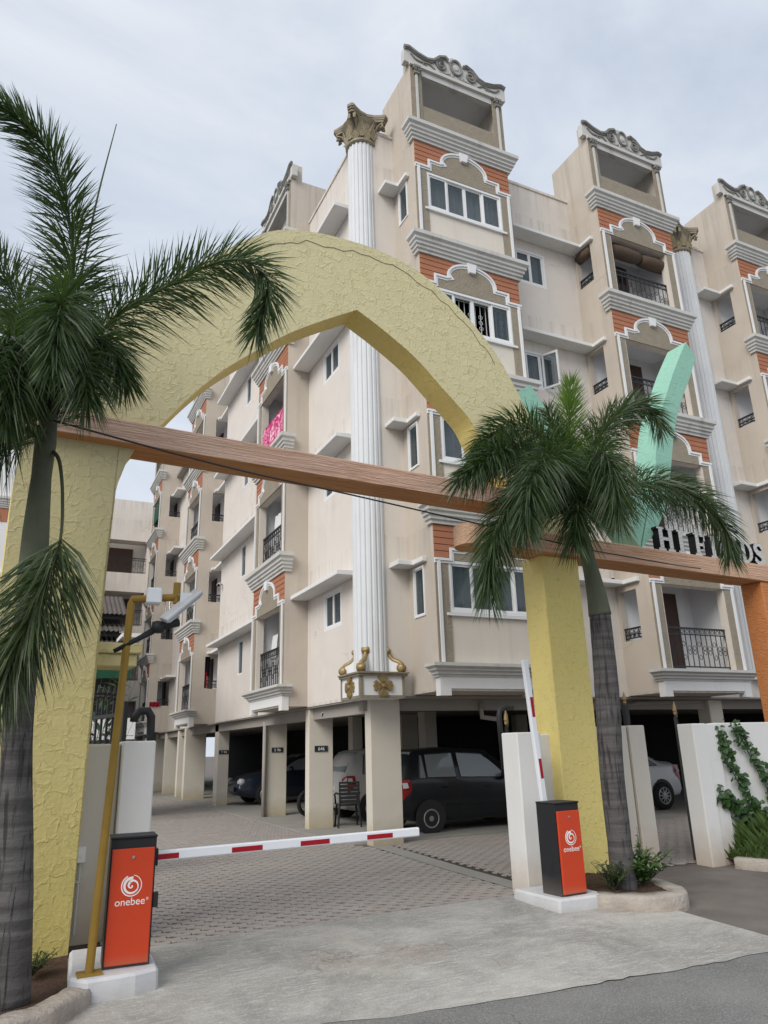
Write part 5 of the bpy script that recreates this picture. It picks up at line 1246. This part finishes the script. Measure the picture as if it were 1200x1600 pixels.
def car(name, label, loc, rz, st, paint_, wheels, wr, rearglass, screen, sidewin, group=None, hub='rim'):
    t_ = thing(name, label, 'car', loc, rz, group)
    def prof(r):
        x, zb, zl, zr, a, b_, c = r
        return [(x, 0, zb), (x, a * .90, zb), (x, a * .985, zb + .10), (x, a, zb + .55 * (zl - zb)), (x, b_ + .012, zl - .06), (x, b_, zl), (x, c + (b_ - c) * .08 if zr - zl < .12 else c, max(zl + .01, zr - .07)), (x, c * .86, zr - .012), (x, 0, zr)]
    def at(x):
        for a, b_ in zip(st, st[1:]):
            if a[0] <= x <= b_[0]:
                q = (x - a[0]) / (b_[0] - a[0]); return [a[k] * (1 - q) + b_[k] * q for k in range(7)]
    rows = []
    xs = sorted({r[0] for r in st} | {st[0][0] + (st[-1][0] - st[0][0]) * k / 30 for k in range(31)})
    for x in xs: rows.append(prof(at(x)))
    n = len(rows[0]); v = []; f = []
    for r in rows: v += r + [(p[0], -p[1], p[2]) for p in r[1:-1]][::-1]
    m_ = 2 * n - 2
    for i in range(len(rows) - 1): f += [(i * m_ + k, i * m_ + (k + 1) % m_, (i + 1) * m_ + (k + 1) % m_, (i + 1) * m_ + k) for k in range(m_)]
    f += [tuple(range(m_)), tuple((len(rows) - 1) * m_ + k for k in reversed(range(m_)))]
    me = MB().add(v, f).mesh('body', paint_, smooth=True); body = link('body', me, t_)
    def sidept(x, q, s_, off=.008):
        r = at(x); p5 = prof(r)[5]; p6 = prof(r)[6]
        return (x, s_ * (p5[1] + (p6[1] - p5[1]) * q + off), p5[2] + (p6[2] - p5[2]) * q)
    for s_ in (-1, 1):
        for poly in sidewin:
            pts = [Vector(sidept(x, q, s_, 0)) for x, q in poly]
            cen = sum(pts, Vector()) / len(pts); nn = Vector()
            for a_, b2_ in zip(pts, pts[1:] + pts[:1]): nn += (a_ - cen).cross(b2_ - cen)
            nn.normalize(); nn = nn if nn.y * s_ > 0 else -nn
            dev = max((p_ - cen).dot(nn) for p_ in pts) + .006
            pts = [tuple(p_ - nn * ((p_ - cen).dot(nn) - dev)) for p_ in pts]; k = MB().add(pts, [tuple(range(len(pts)))])
            link('side_window', k.mesh('side_window', 'carglass'), t_)
            fr = MB().tube([sidept(x, q, s_, .006) for x, q in poly], .012, 4, True); link('window_seal', fr.mesh('window_seal', 'plastic'), t_)
        for xd in (1.02, 2.02):
            x = xd / 3.5 * st[-1][0]; r = at(x); link('door_handle', MB().box(x - .08, x + .08, s_ * (r[5] + .015) - .012, s_ * (r[5] + .015) + .012, r[2] - .17, r[2] - .13).mesh('door_handle', paint_, bevel=.006), t_)
        sk = MB().tube([(x, s_ * (at(x)[4] + .004), at(x)[1] + .3) for x in [wheels[0] + wr + .12 + (wheels[1] - wheels[0] - 2 * wr - .24) * k / 6 for k in range(7)]], .016, 5)
        link('trim_strip', sk.mesh('trim_strip', paint_), t_)
        seam = MB()
        for x in (1.36 / 3.5 * st[-1][0], 2.42 / 3.5 * st[-1][0]): seam.tube([(x, s_ * (at(x)[4] + .001), at(x)[1] + .14), (x, s_ * (prof(at(x))[3][1] + .002), prof(at(x))[3][2]), (x, s_ * (prof(at(x))[5][1] + .004), at(x)[2])], .004, 4)
        link('door_seam', seam.mesh('door_seam', 'plastic'), t_)
        xm = screen[1] - .42; r = at(xm); mr = MB().lathe([(.02, -.06), (.075, -.05), (.085, .03), (.04, .06)], 12, (xm, s_ * (r[5] + .1), r[2] + .07), axis='x').box(xm - .02, xm + .03, min(s_ * r[5], s_ * (r[5] + .08)), max(s_ * r[5], s_ * (r[5] + .08)), r[2] + .0, r[2] + .04)
        link('mirror', mr.mesh('mirror', paint_, smooth=True), t_)
        for wx in wheels:
            y0 = s_ * (at(wx)[4] + .004)
            arch = MB().lathe([(.001, -.05), (wr + .04, -.05), (wr + .04, .0), (.001, .0)], 30, (wx, y0, wr + .025), axis='y'); link('wheel_arch', arch.mesh('wheel_arch', 'plastic'), t_)
            ty = MB().lathe([(wr * .6, -.09), (wr * .93, -.09), (wr, -.06), (wr, .06), (wr * .93, .09), (wr * .6, .09)], 26, (0, 0, 0), axis='y')
            wh = link('wheel', ty.mesh('wheel', 'tyre', smooth=True), t_, (wx, y0 - s_ * .045, wr))
            rm_ = MB(); yo = s_ * .085
            rm_.lathe([(.02, yo + s_ * .015), (wr * .18, yo + s_ * .012), (wr * .22, yo - s_ * .01)], 14, axis='y')
            rm_.tube([(wr * .58 * math.cos(a), yo, wr * .58 * math.sin(a)) for a in [k * math.pi / 10 for k in range(20)]], .018, 6, True)
            if wr < .29:
                rm_.lathe([(.01, yo + s_ * .004), (wr * .3, yo + s_ * .006), (wr * .44, yo - s_ * .022), (wr * .58, yo - s_ * .014)], 24, axis='y')
                hm_ = MB()
                for k in range(8):
                    a = 2 * math.pi * k / 8; hm_.lathe([(.001, yo + s_ * .001), (.019, yo), (.019, yo - s_ * .03)], 8, (wr * .47 * math.cos(a), 0, wr * .47 * math.sin(a)), axis='y')
                link('rim_holes', hm_.mesh('rim_holes', 'plastic'), wh)['kind'] = 'stuff'
            else:
                for k in range(10):
                    a = 2 * math.pi * k / 10; rm_.tube([(wr * .15 * math.cos(a), yo, wr * .15 * math.sin(a)), (wr * .57 * math.cos(a + .12), yo, wr * .57 * math.sin(a + .12))], [.022, .014], 4)
            link('rim', rm_.mesh('rim', 'rim'), wh)
        r0 = at(.10); tl = MB(); tl.add([(.02, s_ * (r0[4] - .16), .66), (.10, s_ * (r0[4] + .012), .62), (.30, s_ * (at(.3)[5] + .022), .80), (.26, s_ * (at(.26)[5] + .02), .985), (.085, s_ * (at(.1)[5] - .0), .985), (.02, s_ * (r0[4] - .16), .92)], [(0, 1, 5), (1, 2, 3, 4), (1, 4, 5)])
        link('tail_light', tl.mesh('tail_light', 'taillight'), t_)
        tl2 = MB().add([(.105, s_ * (at(.105)[4] + .016), .83), (.22, s_ * (at(.22)[4] + .02), .84), (.20, s_ * (at(.2)[5] + .024), .93), (.10, s_ * (at(.1)[5] + .012), .93)], [(0, 1, 2, 3)]); link('reverse_lamp', tl2.mesh('reverse_lamp', 'lampclear'), t_)
        xe = st[-1][0]; hl_ = MB().lathe([(.001, -.16), (.11, -.11), (.12, .02), (.05, .09)], 12, (xe - .16, s_ * (at(xe - .2)[4] - .17), .66), axis='x'); link('headlight', hl_.mesh('headlight', 'lampclear', smooth=True), t_)
    def glass(nm, xa, xb, k=.9):
        P_ = []
        for x in (xa, xb):
            r = at(x); P_ += [(x, -r[6] * k, r[3]), (x, 0, r[3] + .004), (x, r[6] * k, r[3])]
        nv = Vector((P_[4][2] - P_[1][2], 0, -(P_[4][0] - P_[1][0]))); nv.normalize(); nv = nv if nv.z > 0 else -nv
        P_ = [tuple(Vector(p) + nv * .014) for p in P_]
        link(nm, MB().add(P_, [(0, 1, 4, 3), (1, 2, 5, 4)]).mesh(nm, 'carglass'), t_)
    glass('rear_window', *rearglass); glass('windscreen', *screen)
    bp = MB()
    for x, w in ((.0, at(.0)[4]), (st[-1][0], at(st[-1][0])[4])):
        d = -1 if x == 0 else 1; bp.box(min(x, x + d * .05) , max(x, x + d * .05), -w * .98, w * .98, .40, .56)
    link('bumper', bp.mesh('bumper', paint_, bevel=.02), t_)
    link('number_plate', MB().box(-.012, -.001, -.24, .24, .66, .76).mesh('number_plate', 'lampclear'), t_)
    return t_
HW = [[(.47, .06), (.62, .06), (.60, .90), (.55, .92)], [(.65, .06), (1.30, .06), (1.28, .92), (.66, .93)], [(1.40, .06), (2.52, .06), (2.28, .62), (1.98, .93), (1.38, .93)]]
car('parked_car', 'dark grey tall hatchback parked under building by the front pillar', (6.68, 14.0, .0), 0, HATCH, 'car_dark', (.66, 2.98), .275, (.10, .42), (2.08, 2.82), HW, 'cars parked under the building')
car('parked_car', 'silver hatchback with rear quarter showing behind black chair', (6.72, 16.75, .02), 0, HATCH, 'car_silver', (.66, 2.98), .28, (.10, .42), (2.08, 2.82), HW, 'cars parked under the building')
SW = [[(.78, .06), (1.02, .06), (1.18, .9), (1.1, .93)], [(1.06, .06), (1.95, .06), (1.95, .93), (1.24, .92)], [(2.05, .06), (3.05, .06), (2.72, .7), (2.45, .93), (2.05, .93)]]
car('parked_car', 'white sedan with red tail lamp seen through side gateway', (14.68, 14.65, .02), math.pi, SEDAN, 'car_white', (.74, 3.45), .31, (.56, 1.35), (2.25, 3.2), SW, 'cars parked under the building')
car('parked_car', 'navy car nosing out between two far left pillars', (10.65, 23.9, .02), math.pi, SEDAN, 'car_blue', (.85, 3.55), .31, (.56, 1.35), (2.25, 3.2), SW, 'cars parked under the building')
mo = thing('motorcycle', 'dark motorcycle in shade between left drive pillars', 'motorcycle', (7.3, 18.4, .02), R(12))
for x in (-.6, .6):
    w_ = link('wheel', MB().tube([(.27 * math.cos(a), 0, .27 * math.sin(a)) for a in [k * math.pi / 10 for k in range(20)]], .05, 6, True).mesh('wheel', 'tyre', smooth=True), mo, (x, 0, .32))
    sp = MB()
    for k in range(6): a = k * math.pi / 6; sp.tube([(.24 * math.cos(a), 0, .24 * math.sin(a)), (-.24 * math.cos(a), 0, -.24 * math.sin(a))], .006, 4)
    link('spokes', sp.mesh('spokes', 'rim'), w_)
link('frame', MB().tube([(-.6, .06, .32), (-.1, .08, .42), (.3, .05, .7), (.42, 0, .9)], .025, 6).tube([(.6, .07, .32), (.42, .05, .92)], .022, 6).tube([(.6, -.07, .32), (.42, -.05, .92)], .022, 6).box(-.15, .2, -.11, .11, .3, .58).mesh('frame', 'plastic'), mo)
link('tank', MB().lathe([(.02, -.25), (.12, -.18), (.15, 0), (.12, .16), (.03, .22)], 12, (.15, 0, .78), axis='x').mesh('tank', 'car_blue', smooth=True), mo)
link('seat', MB().box(-.65, -.08, -.11, .11, .74, .84).mesh('seat', 'plastic', bevel=.03), mo)
link('handlebar', MB().tube([(.28, -.34, 1.02), (.40, -.12, 1.0), (.42, 0, .96), (.40, .12, 1.0), (.28, .34, 1.02)], .014, 6).mesh('handlebar', 'chrome'), mo)
link('headlight', MB().lathe([(.04, -.06), (.09, 0), (.08, .03)], 12, (.52, 0, .86), axis='x').mesh('headlight', 'lampclear', smooth=True), mo)
link('exhaust', MB().tube([(.1, -.13, .3), (-.75, -.15, .36)], [.02, .04], 8).mesh('exhaust', 'chrome'), mo)

# ------------------------------------------------------------------ small things round the building
ch = thing('plastic_chair', 'black plastic chair with slatted back between two pillars', 'chair', (6.56, 15.42, .02), R(-14))
link('seat', MB().box(-.22, .22, -.2, .22, .42, .445).mesh('seat', 'plastic', bevel=.01), ch)
bk = link('backrest', MB().box(-.22, -.185, -.235, -.2, .44, .86).box(.185, .22, -.235, -.2, .44, .86).box(-.22, .22, -.24, -.205, .861, .90).mesh('backrest', 'plastic', bevel=.006), ch)
for k in range(5): link('slat', cached('slat', lambda: MB().box(-.184, .184, -.232, -.212, 0, .058).mesh('slat', 'plastic', bevel=.004)), bk, (0, 0, .48 + k * .075))
for sx in (-1, 1):
    for sy in (-1, 1): link('leg', cached(('leg', sx, sy), lambda: MB().tube([(sx * .21, sy * .2, .42), (sx * .245, sy * .245, 0)], [.026, .02], 6).mesh('leg', 'plastic')), ch)
    link('arm', MB().tube([(sx * .22, -.21, .66), (sx * .25, 0, .67), (sx * .25, .2, .64), (sx * .23, .21, .44)], .02, 6).mesh('arm', 'plastic'), ch)
def sign(label, txt, loc):
    t_ = tag(link('number_sign', MB().box(-.15, .15, -.014, .0, -.06, .06).mesh('number_sign', 'platesign'), None, loc), label, 'sign', 'bay number plates on pillars')
    tm = text_mesh(txt, .10, .001); tm.materials.clear(); tm.materials.append(M['logo']); link('lettering', tm, t_, (0, -.0155, -.035), rot=(math.pi / 2, 0, 0))
sign('dark number plate on the wide pillar left of the chair', '646', (5.98, 15.488, 1.60))
sign('dark number plate on the second pillar from the chair', '5 96', (6.16, 19.078, 1.60))
sign('dark number plate on slim pillar beside the navy car', 'T 94', (5.99, 23.973, 1.58))
def camera_(label, loc, d):
    t_ = thing('security_camera', label, 'camera', loc); d = Vector(d).normalized()
    link('housing', MB().tube([tuple(d * -.04), tuple(d * .12), tuple(d * .15)], [.05, .055, .065], 10).mesh('housing', 'cornice', smooth=True), t_)
    link('lens', MB().tube([tuple(d * .149), tuple(d * .156)], [.05, .045], 10).mesh('lens', 'plastic'), t_)
    link('mount', MB().tube([(0, 0, 0), (.09, .05, .0)], .018, 6).mesh('mount', 'plastic'), t_)
camera_('small bullet camera at wall corner above the lowest shade', (5.52, 15.36, 4.98), (-.4, -.6, -.5))
camera_('small bullet camera on far white wall end beside shade', (5.55, 23.6, 6.85), (-.4, -.7, -.4))
camera_('small dark camera under the slab near wide pillar', (5.9, 15.0, 2.34), (-.5, -.6, -.4))
camera_('small camera on the sun shade left of ground floor balcony', (11.35, 11.85, 4.93), (-.6, -.7, -.2))
def cloth(name, label, loc, rz, w, h, mat, amp=.03, cat='laundry', over=0):
    mb = MB(); nu, nv_ = 18, 12; v = []
    for i in range(nu + 1):
        for j in range(nv_ + 1):
            u = w * i / nu; q = j / nv_
            v.append((u + .02 * mnoise.noise(Vector((u * 3, q, 2))), -amp * (.5 + q) * math.sin(i * 1.1 + .6 * math.sin(q * 3)) - .01, -h * q * (1 - .12 * abs(math.sin(i * .5)))))
    f = [(i * (nv_ + 1) + j, (i + 1) * (nv_ + 1) + j, (i + 1) * (nv_ + 1) + j + 1, i * (nv_ + 1) + j + 1) for i in range(nu) for j in range(nv_)]
    if over:
        k0 = len(v); v += [(w * i / nu, over, -.02) for i in range(nu + 1)] + [(w * i / nu, over, -.3) for i in range(nu + 1)]
        f += [(i * (nv_ + 1), (i + 1) * (nv_ + 1), k0 + i + 1, k0 + i) for i in range(nu)] + [(k0 + i, k0 + i + 1, k0 + nu + 2 + i, k0 + nu + 1 + i) for i in range(nu)]
    return tag(link(name, mb.add(v, f).mesh(name, mat, smooth=True, recalc=False), None, loc, rz), label, cat)
cloth('blanket', 'pink patterned blanket hung over an upper left balcony railing', (5.12, 17.5, FL[2] + .95), RZL, 1.75, .95, 'pinkcloth', .02, 'blanket', .2)
cloth('shirt', 'white shirts drying above railing of second balcony', (5.35, 17.0, FL[1] + 1.35), RZL, .7, .62, 'whitecloth')
cloth('towel', 'olive towel drying beside white shirts', (5.32, 16.2, FL[1] + 1.4), RZL, .4, .5, 'palmdry')
cloth('shirt', 'pale shirt hanging inside lowest left balcony', (5.42, 17.2, FL[0] + 1.3), RZL, .42, .6, 'whitecloth', .05)
cloth('trousers', 'dark trousers hanging inside lowest left balcony', (5.42, 16.5, FL[0] + 1.28), RZL, .45, .75, 'darkcloth', .05)
cloth('towel', 'dark red towel in side opening of the middle bay', (5.28, 25.05, 4.15), 0, .3, .6, 'redcloth')
cloth('trousers', 'dark blue cloth in side opening of the middle bay', (5.42, 25.3, 4.75), 0, .3, .8, 'darkcloth')
cloth('towel', 'red towel over the sill of far bay side opening', (5.2, 34.27, 3.75), 0, .42, .22, 'redcloth')
cloth('awning', 'green cloth screen in an upper far balcony', (5.13, 37.0, FL[3] + 1.6), RZL, 2.0, .9, 'green', .02, 'cloth')
for (x, lab, L_, yv) in ((12.02, 'left rolled bamboo blind in top middle balcony', .92, 0), (12.97, 'right rolled bamboo blind in top middle balcony', .90, -.03)):
    rl = MB().lathe([(.06, 0), (.15, .015), (.165, .2), (.175, L_ * .5), (.165, L_ - .2), (.15, L_ - .015), (.06, L_)], 16, axis='x')
    t_ = tag(link('rolled_blind', rl.mesh('rolled_blind', 'blind', smooth=True), None, (x, 11.22, FL[3] + 1.55 + yv)), lab, 'blind', 'rolled blinds in the top balcony')
    link('cloth_drop', MB().box(0, L_, -.01, .02, .1, .24).mesh('cloth_drop', 'blind'), t_)
rl = MB().lathe([(.05, 0), (.12, .01), (.13, .25), (.12, .49), (.05, .5)], 14, axis='x')
tag(link('rolled_blind', rl.mesh('rolled_blind', 'blind', smooth=True), None, (11.62, 11.95, FL[3] + 1.58), -math.pi / 2), 'short rolled blind in flank opening of the middle bay', 'blind', 'rolled blinds in the top balcony')
